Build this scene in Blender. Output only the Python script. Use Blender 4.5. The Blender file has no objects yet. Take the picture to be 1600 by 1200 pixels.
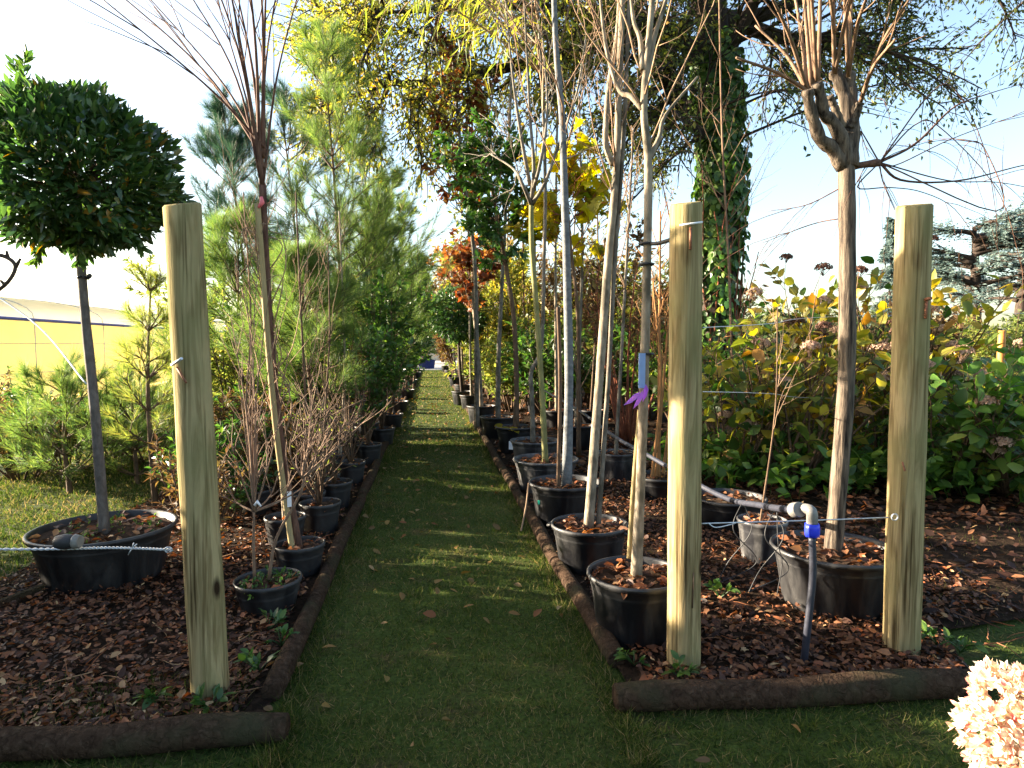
import bpy, math, random
import numpy as np
from mathutils import Vector, Matrix, Euler

# ------------------------------------------------------------------ camera, sky, sun, exposure
scene = bpy.context.scene
COL = scene.collection
R = math.radians
CAM_H, F = 1.35, 1000.0
YAW, PITCH = R(-7.3), math.atan(60 / F)
cam_d = bpy.data.cameras.new('camera'); cam = bpy.data.objects.new('camera', cam_d); COL.objects.link(cam)
cam_d.sensor_width = 36; cam_d.lens = 36 * F / 1600; cam_d.clip_start = 0.05; cam_d.clip_end = 2000
cam.location = (0, 0, CAM_H); cam.rotation_euler = (R(90) - PITCH, 0, YAW)
scene.camera = cam
SUN_AZ, SUN_EL = R(-70), R(14.5)            # azimuth measured from +Y (the path) towards +X
sd = Vector((math.sin(SUN_AZ) * math.cos(SUN_EL), math.cos(SUN_AZ) * math.cos(SUN_EL), math.sin(SUN_EL)))
w = bpy.data.worlds.new('World'); scene.world = w; w.use_nodes = True
nt = w.node_tree; bg = nt.nodes['Background']; sky = nt.nodes.new('ShaderNodeTexSky')
sky.sky_type = 'NISHITA'; sky.sun_disc = False; sky.sun_elevation = SUN_EL; sky.sun_rotation = SUN_AZ
sky.air_density = 1.0; sky.dust_density = 2.0; sky.ozone_density = 1.0; sky.altitude = 0
nt.links.new(sky.outputs[0], bg.inputs[0]); bg.inputs[1].default_value = 0.07
sun_d = bpy.data.lights.new('sun', 'SUN'); sun_d.energy = 5.0; sun_d.angle = R(0.5); sun_d.color = (1, 0.86, 0.66)
sun = bpy.data.objects.new('sun', sun_d); COL.objects.link(sun); sun.rotation_euler = sd.to_track_quat('Z', 'Y').to_euler()
sun.location = (-20, 10, 20)
scene.view_settings.view_transform = 'Standard'; scene.view_settings.look = 'None'
scene.view_settings.exposure = 2.9; scene.view_settings.gamma = 1.0
scene.cycles.max_bounces = 6; scene.cycles.transparent_max_bounces = 8
scene.cycles.caustics_reflective = False; scene.cycles.caustics_refractive = False

# ------------------------------------------------------------------ helpers
CM = np.array(Euler((R(90) - PITCH, 0, YAW)).to_matrix())
FWD = np.array([-math.sin(YAW), math.cos(YAW), 0.0])
def ray(px, py):
    return CM @ np.array([(px - 800) / F, (600 - py) / F, -1.0])
def P(px, py, z=0.0):                     # the point at height z seen at that place
    v = ray(px, py); t = (z - CAM_H) / v[2]
    return np.array([0, 0, CAM_H]) + t * v
def at(px, py, d):                        # the point d metres ahead seen at that place
    v = ray(px, py); t = d / (v @ FWD)
    return np.array([0, 0, CAM_H]) + t * v
def depth(p): return float(np.asarray(p) @ FWD)
def unit(a): return a / np.maximum(np.linalg.norm(a, axis=-1, keepdims=True), 1e-9)
RNG = np.random.default_rng(7)
def seed(s):
    global RNG
    RNG = np.random.default_rng(s)
def rv(n): return unit(RNG.normal(size=(n, 3)))

class MB:
    def __init__(s): s.v = []; s.n = 0; s.f = {3: [], 4: []}; s.r = []
    def add(s, V, Fs, rnd=0.5, mi=0, smooth=True):
        V = np.asarray(V, float).reshape(-1, 3); Fs = np.asarray(Fs, int)
        s.v.append(V); s.r.append(np.broadcast_to(np.asarray(rnd, float), (len(V),)))
        s.f[Fs.shape[1]].append((Fs + s.n, mi, smooth)); off = s.n; s.n += len(V); return off
    def face(s, Fs, off, mi=0, smooth=True): Fs = np.asarray(Fs, int); s.f[Fs.shape[1]].append((Fs + off, mi, smooth))
    def build(s, name, mats, parent=None):
        me = bpy.data.meshes.new(name)
        V = np.concatenate(s.v) if s.v else np.zeros((0, 3))
        if parent is not None: V = V - np.array(parent['base'])
        loops = []; starts = []; tot = []; mi = []; sm = []; c = 0
        for k in (3, 4):
            for Fs, m, q in s.f[k]:
                loops.append(Fs.ravel()); n = len(Fs)
                starts.append(c + k * np.arange(n)); tot.append(np.full(n, k)); c += k * n
                mi.append(np.full(n, m)); sm.append(np.full(n, q))
        me.vertices.add(len(V)); me.vertices.foreach_set('co', V.ravel().astype(np.float32))
        me.loops.add(c); me.loops.foreach_set('vertex_index', np.concatenate(loops).astype(np.int32))
        me.polygons.add(sum(map(len, tot)))
        me.polygons.foreach_set('loop_start', np.concatenate(starts).astype(np.int32))
        me.polygons.foreach_set('loop_total', np.concatenate(tot).astype(np.int32))
        me.polygons.foreach_set('material_index', np.concatenate(mi).astype(np.int32))
        me.polygons.foreach_set('use_smooth', np.concatenate(sm).astype(bool))
        a = me.attributes.new('rnd', 'FLOAT', 'POINT'); a.data.foreach_set('value', np.concatenate(s.r).astype(np.float32))
        me.update(calc_edges=True)
        for m in (mats if isinstance(mats, (list, tuple)) else [mats]): me.materials.append(m)
        o = bpy.data.objects.new(name, me); COL.objects.link(o)
        if parent is not None: o.parent = parent
        return o

LABELS = []
def tag(o, label, cat, group=None):
    o['label'] = label; o['category'] = cat
    if group: o['group'] = group
    LABELS.append(label)
    return o
def thing(name, base, label, cat, group=None):
    o = bpy.data.objects.new(name, None); COL.objects.link(o); o.empty_display_size = .1
    o.location = base; o['base'] = [float(x) for x in base]
    return tag(o, label, cat, group)
def solo(mb, name, mats, base, label, cat, group=None):
    """one-mesh thing with its origin at base"""
    e = {'base': [float(x) for x in base]}
    o = mb.build(name, mats, None)
    n = len(o.data.vertices); co = np.zeros(n * 3, np.float32); o.data.vertices.foreach_get('co', co)
    co = co.reshape(-1, 3) - np.array(base, np.float32); o.data.vertices.foreach_set('co', co.ravel().astype(np.float32)); o.data.update()
    o.location = base
    return tag(o, label, cat, group)
def kind(o, k): o['kind'] = k; return o

def tubes(mb, Pth, Rad, k=5, rnd=0.5, mi=0, cap=True):
    """a batch of tubes: Pth (B,n,3), Rad (B,n)"""
    Pth = np.asarray(Pth, float); Rad = np.asarray(Rad, float)
    if Pth.ndim == 2: Pth = Pth[None]; Rad = Rad[None]
    B, n, _ = Pth.shape
    T = unit(np.gradient(Pth, axis=1))
    main = unit(Pth[:, -1] - Pth[:, 0] + 1e-6)
    ref = np.zeros((B, 3)); ref[np.arange(B), np.argmin(np.abs(main), axis=1)] = 1
    U = unit(np.cross(T, ref[:, None, :])); W = np.cross(T, U)
    a = np.linspace(0, 2 * np.pi, k, endpoint=False)
    V = Pth[:, :, None, :] + Rad[:, :, None, None] * (np.cos(a)[None, None, :, None] * U[:, :, None, :] + np.sin(a)[None, None, :, None] * W[:, :, None, :])
    i = np.arange(n - 1)[:, None]; j = np.arange(k)[None, :]
    q = np.stack([i * k + j, i * k + (j + 1) % k, (i + 1) * k + (j + 1) % k, (i + 1) * k + j], -1).reshape(-1, 4)
    Fq = (q[None] + (np.arange(B) * n * k)[:, None, None]).reshape(-1, 4)
    rr = np.broadcast_to(np.asarray(rnd, float), (B,)) if np.ndim(rnd) < 2 else rnd
    off = mb.add(V.reshape(-1, 3), Fq, np.repeat(rr, n * k), mi)
    if cap and k >= 4:
        tri = []
        for base in (0, (n - 1) * k):
            t = np.stack([np.full(k - 2, base), base + np.arange(1, k - 1), base + np.arange(2, k)], -1)
            tri.append(t if base else t[:, ::-1])
        tri = np.concatenate(tri)
        mb.face((tri[None] + (np.arange(B) * n * k)[:, None, None]).reshape(-1, 3), off, mi, False)

SHAPES = {
    'diamond': np.array([(0, 0), (.45, .5), (1, 0), (.45, -.5)]),
    'lance': np.array([(0, 0), (.3, .5), (.7, .38), (1, 0), (.7, -.38), (.3, -.5)]),
    'oval': np.array([(0, 0), (.12, .3), (.4, .5), (.72, .36), (1, 0), (.72, -.36), (.4, -.5), (.12, -.3)]),
    'maple': np.array([(0, 0), (.0, .32), (.22, .25), (.35, .58), (.55, .3), (.6, .36), (.72, .14), (1, 0), (.72, -.14), (.6, -.36), (.55, -.3), (.35, -.58), (.22, -.25), (.0, -.32)]),
    'blade': np.array([(0, .5), (0, -.5), (1, 0)]),
}
def leaves(mb, C, D, N, L, W, rnd, shape='diamond', fold=.25, curl=.2, mi=0):
    C = np.asarray(C, float); n = len(C)
    if n == 0: return
    D = unit(np.asarray(D, float)); S = unit(np.cross(D, N)); N = np.cross(S, D)
    L = np.broadcast_to(L, (n,)); W = np.broadcast_to(W, (n,))
    sh = SHAPES[shape]; t, s = sh[:, 0], sh[:, 1]
    h = fold * np.abs(s)
    V = C[:, None] + (L[:, None] * t)[..., None] * D[:, None] + (W[:, None] * s)[..., None] * S[:, None] \
        + ((W[:, None] * h) - (L[:, None] * curl * t ** 2))[..., None] * N[:, None]
    k = len(sh)
    if shape == 'diamond':
        f = np.array([[0, 1, 2], [0, 2, 3]])
    elif shape == 'blade':
        f = np.array([[0, 1, 2]])
    else:
        c = C + (L * .5)[:, None] * D - (L * curl * .25)[:, None] * N
        V = np.concatenate([V, c[:, None]], 1)
        f = np.array([[k, i, (i + 1) % k] for i in range(k)]); k += 1
    Fs = (f[None] + (np.arange(n) * k)[:, None, None]).reshape(-1, 3)
    mb.add(V.reshape(-1, 3), Fs, np.repeat(np.broadcast_to(rnd, (n,)), k), mi, shape not in ('diamond', 'blade'))

def lathe(mb, c, prof, k=32, rnd=.5, mi=0, wob=0):
    c = np.asarray(c, float); prof = np.asarray(prof, float); n = len(prof)
    a = np.linspace(0, 2 * np.pi, k, endpoint=False)
    rr = prof[:, 0][:, None] * (1 + wob * np.sin(2 * a + c[0] * 7)[None, :])
    V = np.stack([rr * np.cos(a), rr * np.sin(a), np.broadcast_to(prof[:, 1][:, None], rr.shape)], -1) + c
    i = np.arange(n - 1)[:, None]; j = np.arange(k)[None]
    q = np.stack([i * k + j, i * k + (j + 1) % k, (i + 1) * k + (j + 1) % k, (i + 1) * k + j], -1).reshape(-1, 4)
    mb.add(V.reshape(-1, 3), q, rnd, mi)

def box(mb, lo, hi, rnd=.5, mi=0, rot=0, piv=None):
    lo = np.asarray(lo, float); hi = np.asarray(hi, float)
    V = np.array([[x, y, z] for z in (lo[2], hi[2]) for y in (lo[1], hi[1]) for x in (lo[0], hi[0])])
    if rot:
        p = (lo + hi) / 2 if piv is None else np.asarray(piv); c, s_ = math.cos(rot), math.sin(rot)
        d = V - p; V = np.stack([d[:, 0] * c - d[:, 1] * s_, d[:, 0] * s_ + d[:, 1] * c, d[:, 2]], -1) + p
    mb.add(V, [[0, 2, 3, 1], [4, 5, 7, 6], [0, 1, 5, 4], [2, 6, 7, 3], [0, 4, 6, 2], [1, 3, 7, 5]], rnd, mi, False)

def smooth_path(ctl, n):
    """Catmull-Rom through the control points"""
    c = np.asarray(ctl, float)
    c = np.concatenate([[2 * c[0] - c[1]], c, [2 * c[-1] - c[-2]]])
    m = len(c) - 3; u = np.linspace(0, m - 1e-6, n); i = u.astype(int); t = (u - i)[:, None]
    p0, p1, p2, p3 = c[i], c[i + 1], c[i + 2], c[i + 3]
    return .5 * (2 * p1 + (p2 - p0) * t + (2 * p0 - 5 * p1 + 4 * p2 - p3) * t ** 2 + (3 * p1 - p0 - 3 * p2 + p3) * t ** 3)

def shoots(p0, d, L, n=8, wander=.06, grav=0.0):
    """batch of wandering polylines (B,n,3); grav > 0 bends them down, < 0 up"""
    p0 = np.asarray(p0, float); d = unit(np.asarray(d, float)); B = len(p0); L = np.broadcast_to(L, (B,))
    out = [p0]; p = p0; g = np.broadcast_to(np.asarray(grav, float), (B,))[:, None]
    for i in range(n - 1):
        d = unit(d + RNG.normal(size=(B, 3)) * wander - g * np.array([0, 0, 1]) / (n - 1))
        p = p + d * (L / (n - 1))[:, None]; out.append(p)
    return np.stack(out, 1)
def taper(B, n, r0, r1):
    r0 = np.broadcast_to(r0, (B,)); r1 = np.broadcast_to(r1, (B,))
    return r0[:, None] + (r1 - r0)[:, None] * np.linspace(0, 1, n)[None]
def children(Pth, m, lo=.3, hi=1.0, ang=(.5, 1.0), grav=0):
    """m side shoots off every polyline: start points and directions"""
    B, n, _ = Pth.shape
    u = RNG.uniform(lo, hi, size=(B, m)) * (n - 1); i = np.minimum(u.astype(int), n - 2); t = (u - i)[..., None]
    b = np.arange(B)[:, None]
    p = Pth[b, i] * (1 - t) + Pth[b, i + 1] * t
    T = unit(Pth[b, i + 1] - Pth[b, i]); X = unit(np.cross(T, RNG.normal(size=T.shape)))
    a = RNG.uniform(*ang, size=(B, m))[..., None]
    d = np.cos(a) * T + np.sin(a) * X + np.array([0, 0, -grav])
    return p.reshape(-1, 3), unit(d.reshape(-1, 3)), (u / (n - 1)).reshape(-1)
def leafed(Pth, m, lo=.2, ang=(.5, 1.2), droop=0):
    p, d, _ = children(Pth, m, lo, 1.0, ang, droop)
    return p, d

# ------------------------------------------------------------------ materials
def nodes(name):
    m = bpy.data.materials.new(name); m.use_nodes = True; t = m.node_tree
    b = t.nodes['Principled BSDF']; return m, t, b
def ramp(t, stops):
    r = t.nodes.new('ShaderNodeValToRGB'); e = r.color_ramp.elements
    while len(e) < len(stops): e.new(.5)
    for i, (p, c) in enumerate(stops): e[i].position = p; e[i].color = (*c, 1)
    return r
def coords(t, scale=(1, 1, 1), kind_='Object'):
    tc = t.nodes.new('ShaderNodeTexCoord'); mp = t.nodes.new('ShaderNodeMapping'); mp.inputs['Scale'].default_value = scale
    t.links.new(tc.outputs[kind_], mp.inputs[0]); return mp
def noise(t, src, scale, detail=4, rough=.6, dist=0):
    n = t.nodes.new('ShaderNodeTexNoise'); n.inputs['Scale'].default_value = scale; n.inputs['Detail'].default_value = detail
    n.inputs['Roughness'].default_value = rough; n.inputs['Distortion'].default_value = dist
    t.links.new(src.outputs[0], n.inputs['Vector']); return n
def bump(t, b, h, strength=.4, dist=.01):
    u = t.nodes.new('ShaderNodeBump'); u.inputs['Strength'].default_value = strength; u.inputs['Distance'].default_value = dist
    t.links.new(h, u.inputs['Height']); t.links.new(u.outputs[0], b.inputs['Normal'])
def mix(t, a, b, f, mode='MIX'):
    m = t.nodes.new('ShaderNodeMix'); m.data_type = 'RGBA'; m.blend_type = mode
    for s, v in ((m.inputs[6], a), (m.inputs[7], b), (m.inputs[0], f)):
        if hasattr(v, 'links') or hasattr(v, 'is_linked'): t.links.new(v, s)
        elif isinstance(v, tuple): s.default_value = (*v, 1)
        else: s.default_value = v
    return m.outputs[2]
def leafmat(name, stops, trans=.45, rough=.5, spec=.3):
    """leaf colours chosen per leaf by the rnd attribute; part of the light passes through"""
    m, t, b = nodes(name)
    at_ = t.nodes.new('ShaderNodeAttribute'); at_.attribute_name = 'rnd'
    r = ramp(t, [(p, c) for p, c in stops]); t.links.new(at_.outputs['Fac'], r.inputs[0])
    t.links.new(r.outputs[0], b.inputs['Base Color']); b.inputs['Roughness'].default_value = rough
    b.inputs['Specular IOR Level'].default_value = spec
    if trans:
        tr = t.nodes.new('ShaderNodeBsdfTranslucent'); hs = t.nodes.new('ShaderNodeHueSaturation')
        hs.inputs['Saturation'].default_value = 1.15; hs.inputs['Value'].default_value = 1.5; t.links.new(r.outputs[0], hs.inputs['Color'])
        t.links.new(hs.outputs[0], tr.inputs[0]); mx = t.nodes.new('ShaderNodeMixShader'); mx.inputs[0].default_value = trans
        t.links.new(b.outputs[0], mx.inputs[1]); t.links.new(tr.outputs[0], mx.inputs[2])
        t.links.new(mx.outputs[0], t.nodes['Material Output'].inputs[0])
    return m
def bark(name, c0, c1, scale=30, stretch=.18, bmp=.5, rough=.85, patch=None):
    m, t, b = nodes(name); mp = coords(t, (1, 1, stretch))
    c0, c1 = tuple(x * .62 for x in c0), tuple(x * .66 for x in c1); patch = patch and tuple(x * .5 for x in patch)
    n = noise(t, mp, scale, 6, .65, .3); r = ramp(t, [(.36, c0), (.64, c1)]); t.links.new(n.outputs[0], r.inputs[0]); out = r.outputs[0]
    if patch:
        mp2 = coords(t, (1, 1, .6)); n2 = noise(t, mp2, 9, 3); r2 = ramp(t, [(.52, (0, 0, 0)), (.62, (1, 1, 1))]); t.links.new(n2.outputs[0], r2.inputs[0])
        out = mix(t, out, patch, r2.outputs[0])
    t.links.new(out, b.inputs['Base Color']); b.inputs['Roughness'].default_value = rough; b.inputs['Specular IOR Level'].default_value = .2
    bump(t, b, n.outputs[0], bmp, .01); return m
def plain(name, c, rough=.5, var=.25, scale=14, metal=0, spec=.4, bmp=.1):
    m, t, b = nodes(name); mp = coords(t); n = noise(t, mp, scale, 5)
    r = ramp(t, [(.3, tuple(x * (1 - var) for x in c)), (.7, tuple(min(1, x * (1 + var)) for x in c))]); t.links.new(n.outputs[0], r.inputs[0])
    t.links.new(r.outputs[0], b.inputs['Base Color']); b.inputs['Roughness'].default_value = rough; b.inputs['Metallic'].default_value = metal
    b.inputs['Specular IOR Level'].default_value = spec
    if bmp: bump(t, b, n.outputs[0], bmp, .004)
    return m
def wood_post(name, c0, c1, green, dark):
    m, t, b = nodes(name); mp = coords(t, (1, 1, .06)); n = noise(t, mp, 26, 5, .55, .8)
    r = ramp(t, [(.32, c0), (.5, c1), (.62, c0), (.75, c1)]); t.links.new(n.outputs[0], r.inputs[0])
    mp3 = coords(t, (1, 1, .07)); wv = t.nodes.new('ShaderNodeTexWave'); wv.wave_type = 'RINGS'; wv.rings_direction = 'X'
    wv.inputs['Scale'].default_value = 9; wv.inputs['Distortion'].default_value = 9; wv.inputs['Detail'].default_value = 4; wv.inputs['Detail Scale'].default_value = 1.6; wv.inputs['Detail Roughness'].default_value = .7
    t.links.new(mp3.outputs[0], wv.inputs[0]); rw = ramp(t, [(.0, (.52, .50, .45)), (.4, (1, 1, 1))]); t.links.new(wv.outputs[0], rw.inputs[0])
    out = mix(t, r.outputs[0], rw.outputs[0], .75, 'MULTIPLY')
    mc = coords(t, (1, 1, .012)); nc = noise(t, mc, 75, 3, .5, .2); rc = ramp(t, [(.34, (.25, .22, .2)), (.40, (1, 1, 1))]); t.links.new(nc.outputs[0], rc.inputs[0]); out = mix(t, out, rc.outputs[0], .8, 'MULTIPLY')
    mp2 = coords(t, (1, 1, .5)); n2 = noise(t, mp2, 5, 4); r2 = ramp(t, [(.42, (0, 0, 0)), (.66, (.75, .75, .75))]); t.links.new(n2.outputs[0], r2.inputs[0])
    out = mix(t, out, green, r2.outputs[0])
    vo = t.nodes.new('ShaderNodeTexVoronoi'); vo.inputs['Scale'].default_value = 5.5; mp4 = coords(t, (1, 1, .45)); t.links.new(mp4.outputs[0], vo.inputs[0])
    rk = ramp(t, [(.06, (1, 1, 1)), (.13, (0, 0, 0))]); t.links.new(vo.outputs[0], rk.inputs[0])
    out = mix(t, out, dark, rk.outputs[0])
    t.links.new(out, b.inputs['Base Color']); b.inputs['Roughness'].default_value = .95; b.inputs['Specular IOR Level'].default_value = .03
    bump(t, b, mix(t, n.outputs[0], rc.outputs[0], .5, 'MULTIPLY'), .7, .008); return m

M = {}
M['post'] = wood_post('weathered_post_wood', (.20, .145, .07), (.36, .28, .145), (.21, .19, .085), (.03, .018, .010))
def logmat():
    m, t, b = nodes('edging_log_wood'); mp = coords(t); v = t.nodes.new('ShaderNodeTexVoronoi'); v.feature = 'DISTANCE_TO_EDGE'; v.inputs['Scale'].default_value = 16
    n0 = noise(t, mp, 7, 4); ad = t.nodes.new('ShaderNodeVectorMath'); ad.operation = 'MULTIPLY_ADD'; ad.inputs[1].default_value = (.25, .25, .25); t.links.new(n0.outputs['Color'], ad.inputs[0]); t.links.new(mp.outputs[0], ad.inputs[2]); t.links.new(ad.outputs[0], v.inputs['Vector'])
    n = noise(t, mp, 38, 6, .7); r = ramp(t, [(.3, (.022, .013, .008)), (.55, (.055, .034, .022)), (.75, (.10, .068, .045))]); t.links.new(n.outputs[0], r.inputs[0])
    rv_ = ramp(t, [(0, (.35, .35, .35)), (.10, (1, 1, 1))]); t.links.new(v.outputs['Distance'], rv_.inputs[0])
    n2 = noise(t, mp, 4, 4); r2 = ramp(t, [(.5, (0, 0, 0)), (.7, (.7, .7, .7))]); t.links.new(n2.outputs[0], r2.inputs[0])
    c = mix(t, mix(t, r.outputs[0], rv_.outputs[0], .6, 'MULTIPLY'), (.040, .042, .022), r2.outputs[0])
    t.links.new(c, b.inputs['Base Color']); b.inputs['Roughness'].default_value = .95; b.inputs['Specular IOR Level'].default_value = .05
    bump(t, b, mix(t, n.outputs[0], rv_.outputs[0], .6, 'MULTIPLY'), 1.0, .012); return m
M['log'] = logmat()
def potmat(name, base, dust, amt):
    m, t, b = nodes(name); mp = coords(t, (1, 1, .25)); n = noise(t, mp, 9, 6, .65, .4); mp2 = coords(t); n2 = noise(t, mp2, 45, 4, .7)
    r = ramp(t, [(.42, (0, 0, 0)), (.72, (amt, amt, amt))]); t.links.new(n.outputs[0], r.inputs[0]); r2 = ramp(t, [(.3, (.5, .5, .5)), (.7, (1, 1, 1))]); t.links.new(n2.outputs[0], r2.inputs[0])
    t.links.new(mix(t, mix(t, base, dust, r.outputs[0]), r2.outputs[0], .7, 'MULTIPLY'), b.inputs['Base Color'])
    rr = ramp(t, [(.4, (.38, .38, .38)), (.7, (.75, .75, .75))]); t.links.new(n.outputs[0], rr.inputs[0]); t.links.new(rr.outputs[0], b.inputs['Roughness']); bump(t, b, n2.outputs[0], .15, .004); return m
M['pot'] = potmat('black_pot_plastic', (.010, .010, .012), (.10, .095, .09), .45)
M['potdust'] = potmat('dusty_pot_plastic', (.03, .03, .034), (.22, .21, .20), .8)
M['soil'] = plain('pot_soil', (.045, .028, .018), .95, .6, 60, spec=.05, bmp=.8)
M['litter'] = leafmat('leaf_litter', [(0, (.022, .010, .006)), (.3, (.062, .024, .012)), (.55, (.115, .046, .022)), (.75, (.20, .09, .04)), (.9, (.26, .075, .025)), (1, (.42, .28, .14))], .18, .6)
M['grassblade'] = leafmat('grass_blades', [(0, (.022, .040, .009)), (.35, (.050, .078, .017)), (.6, (.098, .112, .03)), (.8, (.15, .125, .05)), (1, (.27, .20, .10))], .4, .7, .05)
M['pathleaf'] = leafmat('fallen_leaf', [(0, (.09, .05, .02)), (.5, (.20, .13, .035)), (.8, (.16, .055, .018)), (1, (.30, .23, .11))], .2, .5)
M['ballleaf'] = leafmat('glossy_bay_leaf', [(0, (.022, .05, .018)), (.55, (.05, .105, .028)), (.93, (.10, .17, .035)), (1, (.30, .17, .03))], .36, .3, .6)
M['pine'] = leafmat('pine_needles', [(0, (.04, .085, .03)), (.5, (.105, .17, .045)), (1, (.21, .25, .065))], .5, .5)
M['pineblue'] = leafmat('dark_pine_needles', [(0, (.015, .04, .035)), (.6, (.03, .075, .045)), (1, (.07, .12, .05))], .3, .5)
M['feather'] = leafmat('pale_feathery_leaf', [(0, (.10, .15, .04)), (.5, (.18, .22, .055)), (1, (.30, .27, .07))], .5, .5)
M['laurel'] = leafmat('laurel_leaf', [(0, (.025, .06, .018)), (.55, (.055, .12, .025)), (1, (.13, .20, .04))], .4, .35, .5)
M['oakleaf'] = leafmat('evergreen_oak_leaf', [(0, (.035, .050, .022)), (.45, (.075, .095, .032)), (.75, (.18, .19, .05)), (1, (.34, .30, .07))], .62, .45, .3)
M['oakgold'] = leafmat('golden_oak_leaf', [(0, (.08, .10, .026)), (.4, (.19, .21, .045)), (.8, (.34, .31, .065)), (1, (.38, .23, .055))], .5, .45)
M['lime'] = leafmat('hanging_yellow_leaf', [(0, (.09, .13, .028)), (.5, (.18, .20, .04)), (1, (.28, .24, .045))], .55, .45)
M['maple'] = leafmat('yellow_maple_leaf', [(0, (.15, .19, .03)), (.5, (.36, .31, .04)), (1, (.45, .32, .04))], .7, .5)
M['red'] = leafmat('red_autumn_leaf', [(0, (.08, .026, .016)), (.5, (.19, .06, .03)), (1, (.30, .16, .06))], .5, .5)
M['hydra_y'] = leafmat('yellowing_hydrangea_leaf', [(0, (.035, .08, .016)), (.22, (.09, .14, .028)), (.42, (.22, .22, .04)), (.78, (.40, .32, .055)), (.93, (.46, .32, .06)), (1, (.34, .18, .05))], .5, .4, .4)
M['hydra_g'] = leafmat('green_hydrangea_leaf', [(0, (.04, .09, .02)), (.45, (.09, .18, .032)), (.75, (.19, .26, .045)), (1, (.42, .36, .07))], .5, .38, .4)
M['dried'] = leafmat('dried_flower', [(0, (.28, .16, .12)), (.5, (.50, .35, .24)), (1, (.60, .42, .32))], .3, .7)
M['darkdried'] = leafmat('dark_dried_flower', [(0, (.06, .028, .02)), (1, (.17, .08, .05))], .2, .7)
M['ivy'] = leafmat('ivy_leaf', [(0, (.03, .07, .02)), (.5, (.08, .16, .035)), (1, (.19, .27, .06))], .4, .35, .4)
M['brush'] = leafmat('russet_scrub_leaf', [(0, (.05, .03, .018)), (.5, (.13, .075, .035)), (1, (.20, .15, .05))], .3, .7)
M['petal'] = leafmat('blush_petal', [(0, (.66, .20, .20)), (.3, (.74, .42, .34)), (.6, (.75, .60, .42)), (1, (.76, .70, .55))], .2, .6)
M['cedar'] = leafmat('blue_cedar_needles', [(0, (.06, .10, .10)), (1, (.15, .20, .18))], .35, .6)
M['farleaf'] = leafmat('distant_leaf', [(0, (.04, .07, .03)), (.6, (.09, .12, .045)), (1, (.17, .16, .06))], .3, .6)
M['bark_grey'] = bark('smooth_grey_bark', (.15, .125, .10), (.32, .28, .22), 34, .35, .5, patch=(.16, .14, .10))
M['bark_pale'] = bark('pale_bark', (.24, .19, .13), (.46, .38, .28), 34, .3, .5, patch=(.20, .17, .12))  # the bark's own pale tan, with random darker patches
M['bark_dull'] = bark('dull_brown_grey_bark', (.12, .10, .085), (.22, .19, .165), 30, .5, .5)  # the bark's own dull brown-grey colour
M['twigtan'] = bark('dull_tan_shoot', (.22, .13, .08), (.34, .22, .14), 40, .3, .1)
M['bark_blue'] = bark('blue_grey_bark', (.15, .16, .17), (.27, .28, .28), 25, 1.6, .25)
M['bark_olive'] = bark('olive_bark', (.22, .21, .08), (.38, .35, .14), 25, .3, .2)
M['bark_brown'] = bark('brown_bark', (.10, .06, .035), (.22, .14, .085), 35, .2, .6)
M['bark_dark'] = bark('dark_bark', (.035, .025, .02), (.09, .065, .05), 14, .25, .8)
M['bark_tan'] = bark('furrowed_tan_bark', (.03, .022, .018), (.26, .20, .145), 55, .10, 1.0)
M['bark_purple'] = bark('purple_brown_bark', (.085, .04, .03), (.24, .13, .085), 35, .2, .3)
M['twig'] = bark('tan_twig', (.32, .20, .12), (.48, .32, .20), 40, .3, .1)
M['twigred'] = bark('red_twig', (.25, .07, .035), (.42, .15, .08), 40, .3, .1)
M['twigpink'] = bark('pinkish_tan_twig', (.22, .13, .085), (.36, .24, .16), 40, .3, .1)
M['orange_stem'] = bark('orange_stem', (.30, .14, .05), (.48, .24, .09), 40, .3, .1)
M['stake'] = bark('bamboo_stake', (.40, .30, .13), (.55, .43, .22), 25, .1, .2)
M['wire'] = plain('galvanised_wire', (.52, .54, .56), .4, .2, 60, metal=.6)
M['rust'] = plain('rusty_nail', (.20, .075, .035), .7, .4, 90)
M['hose'] = plain('black_hose', (.03, .032, .045), .45, .3, 30)
M['elbow'] = plain('grey_pipe_fitting', (.17, .16, .145), .5, .25, 30)
M['blue'] = plain('blue_coupling', (.02, .04, .62), .4, .15, 30)
M['white'] = plain('white_label_plastic', (.75, .76, .78), .5, .08, 20)
M['palebl'] = plain('pale_blue_label', (.22, .34, .62), .5, .08, 20)
M['purple'] = leafmat('purple_ribbon', [(0, (.30, .12, .62)), (1, (.45, .22, .75))], .4, .4)
M['pink'] = plain('pink_label', (.75, .16, .18), .5, .1, 20)
M['black'] = plain('black_rubber', (.02, .02, .022), .6, .3, 30)
M['shelterwood'] = plain('shelter_timber', (.17, .11, .07), .8, .4, 12)
M['orangepost'] = plain('orange_painted_post', (.55, .20, .04), .6, .25, 8)
M['metal_blue'] = plain('blue_frame_rail', (.20, .19, .42), .4, .15, 10)
M['bluebin'] = plain('dark_blue_plastic', (.02, .03, .14), .5, .2, 8)
M['stone'] = plain('pale_render', (.55, .50, .44), .9, .12, 4)

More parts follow.
